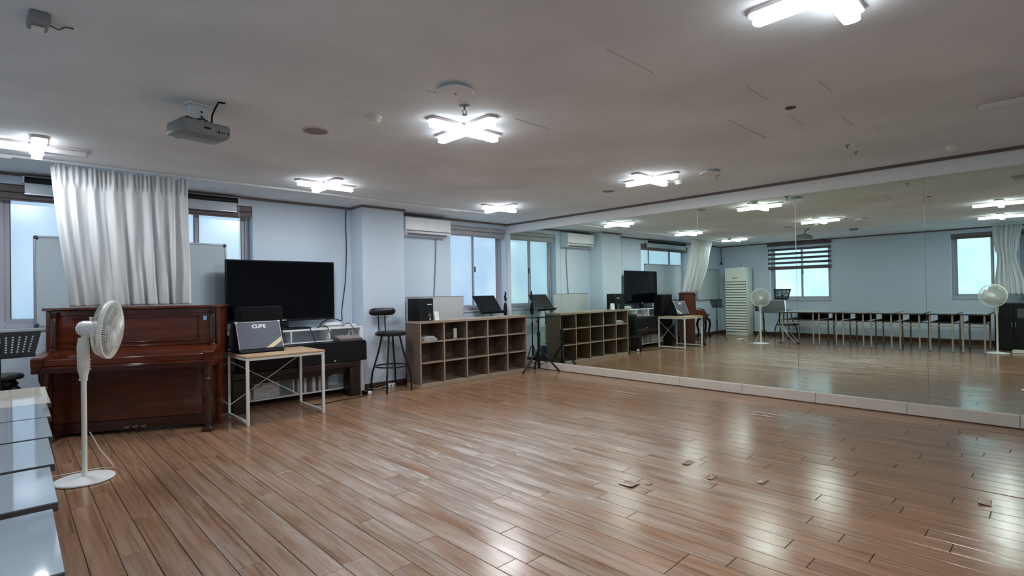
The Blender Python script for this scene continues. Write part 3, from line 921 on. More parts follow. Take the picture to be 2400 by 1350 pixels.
# ------------------------------------------------------------------ round black stool beside piano
ps = thing('piano_stool', 'black round wooden stool tucked beside the left end of the piano', 'stool', (-6.60, -0.42, 0))
MB().lathe([(0, 0.605), (0.145, 0.605), (0.155, 0.615), (0.155, 0.635), (0.14, 0.65), (0, 0.652)], 28).build('seat', BLACKF, ps)
MB().lathe([(0, 0.50), (0.05, 0.50), (0.10, 0.53), (0.12, 0.56), (0.10, 0.59), (0.10, 0.6045), (0, 0.6045)], 20).build('seat_hub', BLACKP, ps)
for k in range(4):
    a = R(45 + 90 * k)
    c, s = math.cos(a), math.sin(a)
    MB().tube([(c * 0.06, s * 0.06, 0.55), (c * 0.14, s * 0.14, 0.50), (c * 0.17, s * 0.17, 0.38), (c * 0.13, s * 0.13, 0.2), (c * 0.15, s * 0.15, 0.06), (c * 0.18, s * 0.18, 0.012)], [0.03, 0.032, 0.03, 0.022, 0.018, 0.012], 10).build('leg', BLACKP, ps)

# ------------------------------------------------------------------ music stands
def music_stand(label, loc, rz, hz=0.95, tilt=20, w=0.50, hh=0.32, perf=True, foot=0.26, group='black music stands', taper=0.055):
    t = thing('music_stand', label, 'music stand', loc, rz, group=group)
    # desk, local front is -y
    M = Matrix.Translation((0, 0, hz)) @ Euler((R(-tilt), 0, 0)).to_matrix().to_4x4()
    bm = bmesh.new()
    th = 0.003
    wt, wb = w / 2, w / 2 - taper
    def edge(z):
        return wb + (wt - wb) * (z / hh)
    if perf:
        nx, nz = 11, 7
        # a plate of narrow cells with square holes left open
        zs = [0.0]
        z = 0.045
        rowz = [0.045 + (hh - 0.09) * k / (nz - 1) for k in range(nz)]
        mb = MB()
        hs = 0.0065
        prevz = 0.0
        for rz_ in rowz:
            a, b = rz_ - hs, rz_ + hs
            mb.prism([(-edge(prevz), prevz), (edge(prevz), prevz), (edge(a), a), (-edge(a), a)], -th, th, 'y')
            e0 = edge(a)
            xs = [-e0 + 0.045 + (2 * e0 - 0.09) * k / (nx - 1) for k in range(nx)]
            left = -e0
            for xk in xs + [None]:
                r_ = xk - hs if xk is not None else e0
                l2 = left
                mb.prism([(l2 if l2 > -e0 + 1e-6 else -edge(a), a), (r_ if xk is not None else edge(a), a), (r_ if xk is not None else edge(b), b), (l2 if l2 > -e0 + 1e-6 else -edge(b), b)], -th, th, 'y')
                if xk is not None:
                    left = xk + hs
            prevz = b
        mb.prism([(-edge(prevz), prevz), (edge(prevz), prevz), (edge(hh), hh), (-edge(hh), hh)], -th, th, 'y')
    else:
        mb = MB().prism([(-wb, 0), (wb, 0), (wt, hh), (-wt, hh)], -th, th, 'y')
    mb.xform(M)
    mb.build('desk', BLACKM, t, smooth=False)
    lip = MB().box((-wb, -0.055, -0.006), (wb, 0.003, -0.0005), 0.001).box((-wb, -0.058, -0.006), (wb, -0.0552, 0.012), 0.001)
    lip.xform(M)
    lip.build('lip', BLACKM, t, smooth=False)
    cl = MB().box((-0.03, 0.0035, 0.05), (0.03, 0.03, 0.12), 0.004)
    cl.xform(M)
    cl.build('clamp', BLACKM, t)
    MB().tube([(0, 0.03, hz + 0.075), (0, 0.03, hz - 0.02), (0, 0.02, hz - 0.10), (0, 0.02, 0.45)], 0.008, 10).build('upper_pole', BLACKM, t)
    MB().cyl((0, 0.02, 0.50), (0, 0.02, 0.10), 0.0125, n=12).build('lower_pole', BLACKM, t)
    MB().cyl((0.0126, 0.02, 0.475), (0.04, 0.02, 0.475), 0.010, n=10).build('knob', BLACKP, t)
    for k in range(3):
        a = R(90 + 120 * k)
        c, s = math.cos(a), math.sin(a)
        MB().tube([(c * 0.0127, 0.02 + s * 0.0127, 0.22), (c * foot * 0.6, 0.02 + s * foot * 0.6, 0.10), (c * foot, 0.02 + s * foot, 0.010)], 0.008, 8).build('leg', BLACKM, t)
    return t
music_stand('black perforated music stand at the left edge behind the tables', (-6.60, -0.80, 0), R(8), 0.822, 12, 0.54, 0.215)
music_stand('black music stand tilted behind the cubby shelf by the corner window', (-0.668, -0.30, 0), 0.0, 0.955, 38, 0.49, 0.375, perf=False, foot=0.13, taper=0.0)
music_stand('black perforated music stand raised against the mirrored bright window', (-7.75, -1.95, 0), R(100), 1.00, 10, 0.46, 0.27)
music_stand('black perforated music stand lowered behind the mirrored fan', (-7.75, -1.50, 0), R(95), 0.70, 8, 0.52, 0.22)

# ------------------------------------------------------------------ standing fans
def standing_fan(label, loc, axis_deg, tilt, head_z, group, hx=0.09):
    t = thing('standing_fan', label, 'fan', loc, R(axis_deg), group=group)   # local +x = blowing direction
    MB().lathe([(0, 0.0008), (0.172, 0.0008), (0.180, 0.008), (0.176, 0.016), (0.10, 0.026), (0.04, 0.032), (0, 0.034)], 40).build('base', WHITE, t)
    MB().cyl((0, 0, 0.0335), (0, 0, head_z - 0.36), 0.0165, n=20).build('lower_pole', CREAMW, t)
    MB().lathe([(0, head_z - 0.37), (0.022, head_z - 0.37), (0.026, head_z - 0.33), (0.036, head_z - 0.29), (0.038, head_z - 0.12), (0.030, head_z - 0.06), (0, head_z - 0.055)], 20, sx=1.0, sy=0.85).build('control_column', CREAMW, t)
    cc = t.children[-1]
    for k in range(4):
        MB().sphere((0.038, 0, head_z - 0.22 - 0.022 * k), 0.006, n=8).build('button', WHITE, cc)
    MB().sphere((-0.022, 0.0, head_z - 0.36), 0.009, n=8).build('height_knob', WHITE, t)
    MB().sphere((-0.018, 0.0, 0.20), 0.009, n=8).build('cord_clip', WHITE, t)
    TM = Matrix.Translation((hx, 0, head_z)) @ Euler((0, R(tilt), 0)).to_matrix().to_4x4()
    mo = MB().lathe([(0, -0.13), (0.025, -0.128), (0.045, -0.115), (0.055, -0.09), (0.058, -0.02), (0.055, 0.012), (0, 0.014)], 24, rot=(0, R(90), 0))
    mo.xform(TM); mo.build('motor_housing', WHITE, t)
    nk = MB().cyl((-0.075, 0, -0.068), (-0.065, 0, -0.04), 0.024, n=14); nk.xform(TM); nk.build('neck_joint', CREAMW, t)
    kn = MB().cyl((-0.05, 0, 0.050), (-0.05, 0, 0.078), 0.007, n=10).cyl((-0.05, 0, 0.078), (-0.05, 0, 0.085), 0.011, n=10); kn.xform(TM); kn.build('swing_knob', WHITE, t)
    RR = 0.205
    x0 = 0.075
    ring = MB().lathe([(RR - 0.006, -0.014), (RR + 0.006, -0.014), (RR + 0.008, 0), (RR + 0.006, 0.014), (RR - 0.006, 0.014), (RR - 0.006, -0.014)], 56, loc=(x0, 0, 0), rot=(0, R(90), 0))
    ring.xform(TM); ring.build('ring', CREAMW, t)
    rg, fg = MB(), MB()
    nw = 84
    for k in range(nw):
        a = 2 * math.pi * k / nw
        c, s = math.cos(a), math.sin(a)
        rg.tube([(0.018, c * 0.05, s * 0.05), (0.008, c * 0.12, s * 0.12), (0.02, c * 0.185, s * 0.185), (x0 - 0.012, c * RR, s * RR)], 0.0013, 4)
        fg.tube([(x0 + 0.045, c * 0.035, s * 0.035), (x0 + 0.042, c * 0.11, s * 0.11), (x0 + 0.030, c * 0.17, s * 0.17), (x0 + 0.012, c * RR, s * RR)], 0.0013, 4)
    for rr, xx in ((0.12, 0.008),):
        rg.torus((xx, 0, 0), rr, 0.0016, 40, 5, rot=(0, R(90), 0))
    for rr, xx in ((0.11, x0 + 0.042), (0.17, x0 + 0.03)):
        fg.torus((xx, 0, 0), rr, 0.0014, 40, 5, rot=(0, R(90), 0))
    rg.xform(TM); rg.build('rear_grille', CREAMW, t)
    fg.xform(TM); fg.build('front_grille', CREAMW, t)
    cap = MB().lathe([(0, 0.0), (0.036, 0.0), (0.034, 0.008), (0, 0.010)], 20, loc=(x0 + 0.043, 0, 0), rot=(0, R(90), 0)); cap.xform(TM); cap.build('badge_cap', WHITE, t)
    hub = MB().lathe([(0, 0.0), (0.032, 0.0), (0.030, 0.04), (0, 0.045)], 18, loc=(0.030, 0, 0), rot=(0, R(90), 0)); hub.xform(TM); hub.build('hub', WHITE, t)
    for k in range(5):
        bl = MB()
        n = 7
        vs = []
        for i in range(n):
            rr = 0.028 + (0.165 - 0.028) * i / (n - 1)
            wd = 0.028 + 0.045 * math.sin(math.pi * min(1, (i + 1) / n * 0.75))
            for sgn in (-1, 1):
                vs.append(bl.bm.verts.new((0.052 + sgn * 0.014, sgn * wd, rr)))
        for i in range(n - 1):
            bl.bm.faces.new((vs[2 * i], vs[2 * i + 1], vs[2 * i + 3], vs[2 * i + 2]))
        bmesh.ops.solidify(bl.bm, geom=bl.bm.faces[:], thickness=0.002)
        bl.xform(TM @ Matrix.Rotation(2 * math.pi * k / 5, 4, 'X'))
        bl.build('blade', BLADE, t)
    return t
BLADE = mat('smoky_white_blade', (0.55, 0.57, 0.58), 0.3, var=0.02)
fan1 = standing_fan('white standing fan beside the piano at left', (-6.160, -2.035, 0), -25, 5, 1.085, 'white standing fans')
standing_fan('white standing fan in the mirror beside black cabinets', (-6.82, -6.07, 0), 12, 2, 1.09, 'white standing fans')
cmb = MB().tube([(-6.128, -2.03, 0.34), (-6.07, -2.02, 0.20), (-5.99, -1.97, 0.06), (-5.97, -1.88, 0.006), (-6.03, -1.80, 0.005), (-6.15, -1.78, 0.005), (-6.30, -1.78, 0.005), (-6.45, -1.70, 0.005), (-6.70, -1.42, 0.005)], 0.0035, 6)
bpy.context.view_layer.update()
cmb.xform(fan1.matrix_world.inverted())
cmb.build('power_cord', CREAMW, fan1)

# ------------------------------------------------------------------ desk with amplifier
dk = thing('desk', 'small desk with pale wood top and white square-tube frame', 'desk', (-4.425, -0.945, 0), 0.0)
dw, dd, dz = 0.405, 0.325, 0.700
MB().box((-dw - 0.005, -dd - 0.005, dz - 0.018), (dw + 0.005, dd + 0.005, dz), 0.003).build('desk_top', OAK, dk)
T = 0.028
for sx in (-1, 1):
    x0, x1 = (dw - T, dw) if sx > 0 else (-dw, -dw + T)
    for sy in (-1, 1):
        y0, y1 = (dd - T, dd) if sy > 0 else (-dd, -dd + T)
        MB().box((x0, y0, 0.0008), (x1, y1, dz - 0.0465), 0.003).build('leg', WHITEM, dk)
    MB().box((x0, -dd + T + 0.0004, 0.022), (x1, dd - T - 0.0004, 0.047), 0.003).build('floor_bar', WHITEM, dk)
    MB().box((x0, -dd, dz - 0.046), (x1, dd, dz - 0.0184), 0.003).build('top_bar', WHITEM, dk)
for sy in (-1, 1):
    y0, y1 = (dd - T, dd) if sy > 0 else (-dd, -dd + T)
    MB().box((-dw + T + 0.0004, y0, dz - 0.046), (dw - T - 0.0004, y1, dz - 0.0184), 0.003).build('top_bar', WHITEM, dk)
for sgn in (-1, 1):
    zz = (0.13, 0.60)
    MB().cyl((-dw + T, dd - 0.010 - 0.006 * (sgn > 0), zz[0] if sgn > 0 else zz[1]), (dw - T, dd - 0.010 - 0.006 * (sgn > 0), zz[1] if sgn > 0 else zz[0]), 0.0048, n=8).build('cross_brace', WHITEM, dk)

am = thing('guitar_amplifier', 'grey-fronted guitar amplifier leaning back on the desk', 'amplifier', (-4.575, -0.86, 0.7008), R(3))
# wedge cabinet, local front -y, tilted back
prof = [(-0.105, 0.0), (0.13, 0.0), (0.20, 0.10), (0.19, 0.235), (0.115, 0.335), (0.03, 0.330)]
MB().prism(prof, -0.235, 0.235, 'x').build('cabinet', BLACKP, am, smooth=False)
tl = math.atan2(0.135, 0.33)
FM = Matrix.Translation((0, -0.105, 0.0)) @ Euler((-tl, 0, 0)).to_matrix().to_4x4()
FH = math.hypot(0.135, 0.33)
g = MB().box((-0.222, -0.0075, 0.045), (0.222, -0.0006, FH - 0.016), 0.002); g.xform(FM); g.build('grille', GREYMESH, am)
pp = MB()
pts = [(-0.228, -0.006, 0.038), (0.228, -0.006, 0.038), (0.228, -0.006, FH - 0.009), (-0.228, -0.006, FH - 0.009)]
for a, b in zip(pts[1:], pts[2:] + pts[:1]):
    pp.cyl(a, b, 0.0045, n=8)
pp.xform(FM); pp.build('piping', PIPING, am)
bt = MB().box((-0.23, -0.02, 0.002), (0.23, -0.001, 0.036), 0.006); bt.xform(FM); bt.build('control_panel', BLACKP, am)
stp = MB().prism([(0.04, 0.046), (0.115, 0.046), (0.221, 0.115), (0.221, 0.165)], -0.0095, -0.0078, 'y'); stp.xform(FM); o = stp.build('strap', GOLD, am, smooth=False); o['label'] = 'cream diagonal band'
lb = text_mesh('logo', 'CUBE', 0.058, BADGE, am, (0, 0, 0), (0, 0, 0), 0.0012, bold=0.0025)
lb.matrix_local = FM @ Matrix.Translation((0.0, -0.0092, FH - 0.062)) @ Euler((R(90), 0, 0)).to_matrix().to_4x4()
for sx in (-1, 1):
    cp = MB().box((sx * 0.225 - 0.014, -0.011, FH - 0.022), (sx * 0.225 + 0.014, 0.02, FH + 0.004), 0.006); cp.xform(FM); cp.build('corner_cap', PIPING, am)

# ------------------------------------------------------------------ television and white TV stand
ts = thing('tv_stand', 'white open media stand with cubbies under the television', 'cabinet', (0, 0, 0))
X0, X1, Y0, Y1 = -4.78, -3.07, -0.385, -0.03
MB().box((X0, Y0, 0.862), (X1, Y1, 0.882), 0.003).build('top_board', WHITE, ts)
for (a, b) in ((X0, X0 + 0.02), (X1 - 0.055, X1)):
    MB().box((a, Y0, 0.0008), (b, Y1, 0.8615), 0.003).build('side_panel', WHITE, ts)
MB().box((X0 + 0.0205, Y0 + 0.002, 0.700), (X1 - 0.0555, Y1, 0.718), 0.002).build('shelf_board', WHITE, ts)
MB().box((X0 + 0.0205, Y0 + 0.002, 0.075), (X1 - 0.0555, Y1, 0.095), 0.002).build('shelf_board', WHITE, ts)
MB().box((X0 + 0.0205, Y1 - 0.012, 0.0955), (X1 - 0.0555, Y1 - 0.002, 0.6995)).build('back_panel', WBFACE, ts, smooth=False)
MB().box((X0 + 0.0205, Y1 - 0.012, 0.7185), (X1 - 0.0555, Y1 - 0.002, 0.8615)).build('back_panel', WBFACE, ts, smooth=False)
for x in (-4.45, -4.04, -3.55):
    MB().box((x - 0.009, Y0 + 0.002, 0.7185), (x + 0.009, Y1 - 0.0125, 0.8615), 0.002).build('divider', WHITE, ts)
for x in (-4.02,):
    MB().box((x - 0.009, Y0 + 0.002, 0.0955), (x + 0.009, Y1 - 0.0125, 0.6995), 0.002).build('divider', WHITE, ts)
MB().box((-3.32, Y0 + 0.004, 0.0008), (-3.29, Y0 + 0.03, 0.0745), 0.002).build('leg', WHITE, ts)

tv = thing('television', 'large black flat-screen television on the white stand', 'television', (-4.055, -0.18, 0.8825), 0)
tw = 0.661
MB().box((-tw, -0.022, 0.105), (tw, 0.022, 0.862), 0.006).build('casing', BLACKP, tv)
MB().box((-tw + 0.014, -0.0235, 0.135), (tw - 0.014, -0.0222, 0.848)).build('screen', SCREEN, tv, smooth=False)
MB().box((-0.06, -0.012, 0.022), (0.06, 0.018, 0.1045), 0.004).build('neck', BLACKP, tv)
MB().box((-0.30, -0.13, 0.0006), (0.30, 0.12, 0.0215), 0.008).build('foot', BLACKP, tv)
lg = MB().lathe([(0, 0), (0.0105, 0), (0.0105, 0.001), (0, 0.001)], 18, loc=(-0.018, -0.0225, 0.120), rot=(R(90), 0, 0))
lg.build('logo_disc', BADGE, tv)
text_mesh('logo', 'LG', 0.026, BADGE, tv, (0.012, -0.0228, 0.120), (R(90), 0, 0), 0.0006)

# ------------------------------------------------------------------ digital piano, bench, speaker, mixer, router
bc = thing('wooden_bench', 'dark walnut bench under the black console, beside the pillar', 'bench', (-4.015, -0.500, 0), R(0))
MB().box((-0.765, -0.108, 0.375), (0.770, 0.108, 0.452), 0.008).build('bench_top', BENCH, bc)
for sx in (-1, 1):
    x0, x1 = (0.630, 0.765) if sx > 0 else (-0.755, -0.620)
    MB().box((x0, -0.104, 0.0008), (x1, 0.104, 0.3745), 0.006).build('leg', BENCH, bc)
MB().box((-0.6195, -0.02, 0.30), (0.6295, 0.02, 0.3745), 0.004).build('apron', BENCH, bc)
dp = thing('keyboard_console', 'black keyboard console lying on the dark bench', 'keyboard', (-3.915, -0.500, 0.4525), 0)
MB().box((-0.765, -0.107, 0.0), (0.765, 0.107, 0.245), 0.006).build('body', BLACKP, dp)
MB().box((-0.745, -0.108, 0.2455), (0.745, 0.10, 0.262), 0.004).build('cover', BLACKM, dp)
MB().lathe([(0, 0), (0.009, 0), (0.008, 0.006), (0, 0.007)], 12, loc=(0.325, -0.1075, 0.025), rot=(R(90), 0, 0)).build('indicator_knob', BADGE, dp)
sp = thing('speaker_cabinet', 'black speaker cabinet standing in front of the television\'s lower left', 'speaker', (-4.455, -0.500, 0.7150), 0)
MB().box((-0.235, -0.10, 0.0005), (0.235, 0.10, 0.475), 0.008).build('cabinet', mat('matt_black_cloth', (0.004, 0.004, 0.005), 0.8, spec=0.2), sp)
MB().box((-0.222, -0.106, 0.045), (0.222, -0.1005, 0.462), 0.003).build('grille', mat('black_grille_cloth', (0.004, 0.004, 0.005), 0.8, spec=0.2), sp)
MB().box((-0.022, -0.1025, 0.295), (0.022, -0.1063 + 0.0, 0.300)).build('badge', MGREY, sp, smooth=False)
mx = thing('audio_mixer', 'small audio mixer with rows of pinkish knobs on the console', 'mixer', (-3.36, -0.510, 0.7152), R(0))
mp = MB().prism([(-0.095, 0.0), (0.09, 0.0), (0.09, 0.058), (-0.095, 0.022)], -0.155, 0.155, 'x').build('body', DGREY, mx, smooth=False)
for i in range(9):
    for j in range(4):
        x = -0.135 + i * 0.034
        y = -0.062 + j * 0.042
        z = 0.022 + (y + 0.10) / 0.20 * 0.036
        MB().cyl((x, y, z), (x, y - 0.002, z + 0.016), 0.0095, 0.008, n=8).build('knob', KNOBP, mx)
jx = MB().tube([(0.03, 0.07, 0.055), (0.03, 0.06, 0.10), (0.02, 0.0, 0.12), (0.06, -0.01, 0.14), (0.08, 0.05, 0.06)], 0.004, 6).tube([(0.05, 0.07, 0.055), (0.05, 0.06, 0.11), (0.08, 0.03, 0.12), (0.11, 0.06, 0.06)], 0.004, 6)
jx.build('plugged_leads', BADGE, mx)
rt = thing('wifi_router', 'white router with three upright antennas on the stand corner', 'router', (-3.17, -0.16, 0.8826), R(-8))
MB().box((-0.085, -0.055, 0.0005), (0.085, 0.055, 0.028), 0.010, seg=2).build('body', ROUTER, rt)
for x in (-0.05, 0.0, 0.05):
    MB().cyl((x, 0.045, 0.0285), (x, 0.050, 0.175), 0.0045, 0.0035, n=8).build('antenna', ROUTER, rt)
od = thing('set_top_device', 'white oval device amid black cables beside the television', 'device', (-3.42, -0.20, 0.8826), R(10))
MB().lathe([(0, 0.0005), (0.10, 0.0005), (0.13, 0.02), (0.125, 0.045), (0.08, 0.062), (0, 0.066)], 28, sx=1.0, sy=0.62).build('shell', ROUTER, od)
MB().lathe([(0.132, 0.017), (0.134, 0.021), (0.132, 0.025)], 28, sx=1.0, sy=0.62).build('seam_band', DGREY, od)
def cable(label, pts, r=0.005, m=BLACKP, group='black cables by the television'):
    # smooth the control points
    P = [Vector(p) for p in pts]
    out = []
    for i in range(len(P) - 1):
        p0, p1, p2, p3 = P[max(0, i - 1)], P[i], P[i + 1], P[min(len(P) - 1, i + 2)]
        for k in range(6):
            t_ = k / 6
            out.append(0.5 * ((2 * p1) + (-p0 + p2) * t_ + (2 * p0 - 5 * p1 + 4 * p2 - p3) * t_ ** 2 + (-p0 + 3 * p1 - 3 * p2 + p3) * t_ ** 3))
    out.append(P[-1])
    o = MB().tube(out, r, 7).build('cable', m)
    return tag(o, label, 'cable', group)
cable('black cable running down the wall edge from ceiling to the media stand', [(-3.12, -0.020, 2.50), (-3.125, -0.012, 2.3), (-3.12, -0.012, 2.0), (-3.13, -0.014, 1.7), (-3.15, -0.014, 1.45), (-3.19, -0.018, 1.2), (-3.22, -0.04, 1.05), (-3.235, -0.09, 0.97), (-3.28, -0.12, 0.955)], 0.006)
cable('black cable looping over the white oval device', [(-3.28, -0.13, 0.955), (-3.36, -0.10, 0.985), (-3.46, -0.10, 0.975), (-3.57, -0.16, 0.93), (-3.62, -0.25, 0.90), (-3.68, -0.31, 0.893)], 0.006)
cable('black cable drooping from the stand top to the mixer', [(-3.60, -0.26, 0.895), (-3.62, -0.34, 0.905), (-3.60, -0.42, 0.90), (-3.58, -0.46, 0.82), (-3.56, -0.49, 0.75), (-3.55, -0.50, 0.722)], 0.005)
cable('black cable hanging in an arch over the console', [(-3.86, -0.35, 0.893), (-3.84, -0.42, 0.91), (-3.82, -0.45, 0.86), (-3.80, -0.48, 0.78), (-3.79, -0.50, 0.722)], 0.006)
cable('black cable from the oval device down past the cubbies to the mixer', [(-3.27, -0.20, 0.91), (-3.26, -0.36, 0.92), (-3.24, -0.41, 0.87), (-3.19, -0.43, 0.80), (-3.185, -0.45, 0.722)], 0.004)
cable('black cable lying along the floor in front of the bench', [(-4.0, -0.75, 0.006), (-3.8, -0.78, 0.006), (-3.55, -0.74, 0.006), (-3.3, -0.72, 0.006), (-3.12, -0.60, 0.006)], 0.006)
cable('black cable curving against the white back panel under the bench', [(-3.62, -0.05, 0.33), (-3.60, -0.06, 0.24), (-3.52, -0.07, 0.20), (-3.42, -0.07, 0.22), (-3.36, -0.08, 0.26)], 0.006)
pb = thing('plug_adapter', 'small black and white plug adapter at the pillar foot', 'plug', (-3.17, -0.60, 0), R(20))
MB().box((-0.035, -0.045, 0.0006), (0.035, 0.045, 0.05), 0.008).build('body', BLACKP, pb)
MB().box((-0.02, -0.075, 0.0006), (0.03, -0.046, 0.045), 0.006).build('plug', WHITE, pb)
wp = thing('wall_socket_box', 'white socket box on the floor between stool and cubby shelf', 'socket', (-2.66, -0.40, 0), 0)
MB().box((-0.06, -0.03, 0.0006), (0.06, 0.03, 0.055), 0.006).build('body', WHITE, wp)
for x in (-0.03, 0.02):
    MB().lathe([(0, 0), (0.014, 0), (0.014, 0.003), (0, 0.003)], 12, loc=(x, -0.0302, 0.03), rot=(R(90), 0, 0)).build('outlet', DGREY, wp)
cable('thin pale cable along the skirting behind the bar stool', [(-3.02, -0.39, 0.03), (-2.9, -0.40, 0.015), (-2.8, -0.385, 0.02), (-2.725, -0.39, 0.03)], 0.004, WHITE)

# books and papers on the lower shelf
bx = -3.97
bl_ = ['pale', 'dark', 'white', 'black', 'maroon', 'whitish', 'charcoal']
rb = random.Random(5)
for k in range(11):
    w_ = rb.uniform(0.022, 0.042)
    h_ = rb.uniform(0.20, 0.27)
    m_ = REDBK[k % len(REDBK)]
    t = thing('book', '%s upright book, number %s from the divider on the low white shelf' % (bl_[k % 7], ['one', 'two', 'three', 'four', 'five', 'six', 'seven', 'eight', 'nine', 'ten', 'eleven'][k]), 'book', (bx + w_ / 2, -0.29, 0.0956), 0, group='books on the low shelf of the media stand')
    MB().box((-w_ / 2, -0.085, 0.0004), (w_ / 2, -0.082, h_), 0.001).box((-w_ / 2, -0.0822, 0.0004), (-w_ / 2 + 0.002, 0.08, h_)).box((w_ / 2 - 0.002, -0.0822, 0.0004), (w_ / 2, 0.08, h_)).build('cover', m_, t, smooth=False)
    MB().box((-w_ / 2 + 0.0022, -0.0815, 0.003), (w_ / 2 - 0.0022, 0.076, h_ - 0.004)).build('page_block', PAPER, t, smooth=False)
    bx += w_ + 0.003
t = thing('document_box', 'pale box file on the low shelf behind the desk', 'box', (-4.33, -0.27, 0.0956), R(3))
MB().box((-0.15, -0.08, 0.0004), (0.15, 0.08, 0.24), 0.003).build('body', PAPER, t)
MB().box((-0.05, -0.0825, 0.12), (0.08, -0.0802, 0.20)).build('label_card', WHITE, t, smooth=False)
t = thing('paper_stack', 'stack of loose papers on the low shelf behind the desk', 'paper', (-4.60, -0.30, 0.0956), R(-6))
for k in range(5):
    MB().box((-0.10, -0.07, 0.0004 + k * 0.02), (0.10, 0.07, 0.0196 + k * 0.02), 0.002, rot=(0, 0, rb.uniform(-0.12, 0.12))).build('sheaf', PAPER, t, smooth=False)

# ------------------------------------------------------------------ bar stools
def bar_stool(label, loc, rz, seat_z=0.80, back=True, group='black bar stools'):
    t = thing('bar_stool', label, 'stool', loc, rz, group=group)
    MB().lathe([(0, seat_z - 0.055), (0.185, seat_z - 0.055), (0.205, seat_z - 0.045), (0.208, seat_z - 0.015), (0.185, seat_z + 0.002), (0, seat_z + 0.006)], 36).build('seat', BLACKF, t)
    for k in range(4):
        a = R(45 + 90 * k)
        c, s = math.cos(a), math.sin(a)
        MB().tube([(c * 0.12, s * 0.12, seat_z - 0.056), (c * 0.17, s * 0.17, seat_z - 0.28), (c * 0.232, s * 0.232, 0.32), (c * 0.255, s * 0.255, 0.24), (c * 0.268, s * 0.268, 0.14), (c * 0.272, s * 0.272, 0.002)], 0.0125, 10).build('leg', BLACKM, t)
    MB().torus((0, 0, 0.335), 0.212, 0.010, 40, 8).build('foot_ring', BLACKM, t)
    if back:
        for x in (-0.05, 0.05):
            MB().tube([(x, 0.15, seat_z - 0.058), (x, 0.20, seat_z - 0.03), (x, 0.215, seat_z + 0.05), (x * 1.05, 0.225, seat_z + 0.27)], 0.0085, 8).build('back_post', BLACKM, t)
        bp = MB()
        pts, rad = [], []
        for k in range(17):
            u = -1 + 2 * k / 16
            pts.append((u * 0.205, 0.205 - 0.02 * (1 - u * u) + 0.03 * 0, seat_z + 0.265))
            rad.append(0.052 * max(0.15, (1 - abs(u) ** 8)) ** 0.5)
        bp.tube(pts, rad, 14)
        M = Matrix.Translation((0, 0.2, 0)) @ Matrix.Diagonal((1, 0.55, 1, 1)) @ Matrix.Translation((0, -0.2, 0))
        bp.xform(M)
        bp.build('backrest', BLACKF, t)
    return t
bar_stool('black bar stool with padded backrest in front of the pillar', (-2.80, -0.62, 0), R(2))
bar_stool('black backless bar stool by the mirrored striped-blind window', (-8.02, -1.95, 0), R(10), 0.72, back=False)

# ------------------------------------------------------------------ cubby shelf
sh = thing('cubby_shelf', 'low brown wooden shelf with fifteen open cubbies', 'shelf', (0, 0, 0))
SX0, SX1, SY0, SY1, SZ = -2.49, -0.42, -0.855, -0.515, 0.922
MB().box((SX0 - 0.012, SY0 - 0.008, SZ - 0.034), (SX1 + 0.012, SY1, SZ), 0.002).build('top_board', SHELFE, sh)
MB().box((SX0, SY0 + 0.004, 0.0008), (SX1, SY1, 0.055), 0.002).build('plinth', SHELFE, sh)
MB().box((SX0 + 0.0225, SY1 - 0.014, 0.0556), (SX1 - 0.0225, SY1 - 0.002, SZ - 0.0345)).build('back_panel', SHELFW, sh, smooth=False)
xs = [SX0, SX0 + 0.4, SX0 + 0.812, SX0 + 1.22, SX0 + 1.63, SX1 - 0.022]
def board(name, lo, hi):
    b = MB().box(lo, hi, 0.001).build(name, SHELFW, sh, smooth=False)
    MB().box((lo[0] + 0.0005, lo[1] - 0.0022, lo[2] + 0.0005), (hi[0] - 0.0005, lo[1] - 0.0002, hi[2] - 0.0005)).build('edge_band', SHELFE, b, smooth=False)
for k, x in enumerate(xs):
    board('side_panel' if k in (0, 5) else 'divider', (x, SY0, 0.0556), (x + 0.022, SY1 - (0.0 if k in (0, 5) else 0.0145), SZ - 0.0345))
for k in range(5):
    for z in (0.335, 0.622):
        board('shelf_board', (xs[k] + 0.0225, SY0 + 0.002, z), (xs[k + 1] - 0.0005, SY1 - 0.0145, z + 0.020))
# items on / in the shelf
spk = thing('bookshelf_speaker', 'black box speaker on the left end of the cubby shelf', 'speaker', (-2.345, -0.665, SZ + 0.0004), R(8))
MB().box((-0.135, -0.12, 0.0), (0.135, 0.12, 0.315), 0.006).build('cabinet', BLACKP, spk)
MB().box((-0.127, -0.124, 0.008), (0.127, -0.1203, 0.307), 0.002).build('front_baffle', BLACKM, spk)
MB().box((0.015, -0.1262, 0.222), (0.10, -0.1242, 0.236), 0.001).build('name_badge', BADGE, spk)
MB().lathe([(0, 0), (0.030, 0), (0.026, 0.012), (0.012, 0.008), (0, 0.016)], 20, loc=(0.055, -0.1242, 0.075), rot=(R(90), 0, 0)).build('volume_dial', DGREY, spk)
MB().lathe([(0, 0), (0.011, 0), (0.010, 0.012), (0, 0.013)], 14, loc=(0.06, -0.1242, 0.025), rot=(R(90), 0, 0)).build('jack', BADGE, spk)
cd = thing('table_card', 'small white folded card beside the black speaker', 'card', (-2.135, -0.73, SZ + 0.0004), R(12))
MB().box((-0.045, -0.022, 0.0), (0.045, -0.020, 0.125), rot=(R(-8), 0, 0)).build('front_leaf', WHITE, cd, smooth=False)
MB().box((-0.045, 0.012, 0.0), (0.045, 0.014, 0.125), rot=(R(8), 0, 0)).build('rear_leaf', WHITE, cd, smooth=False)
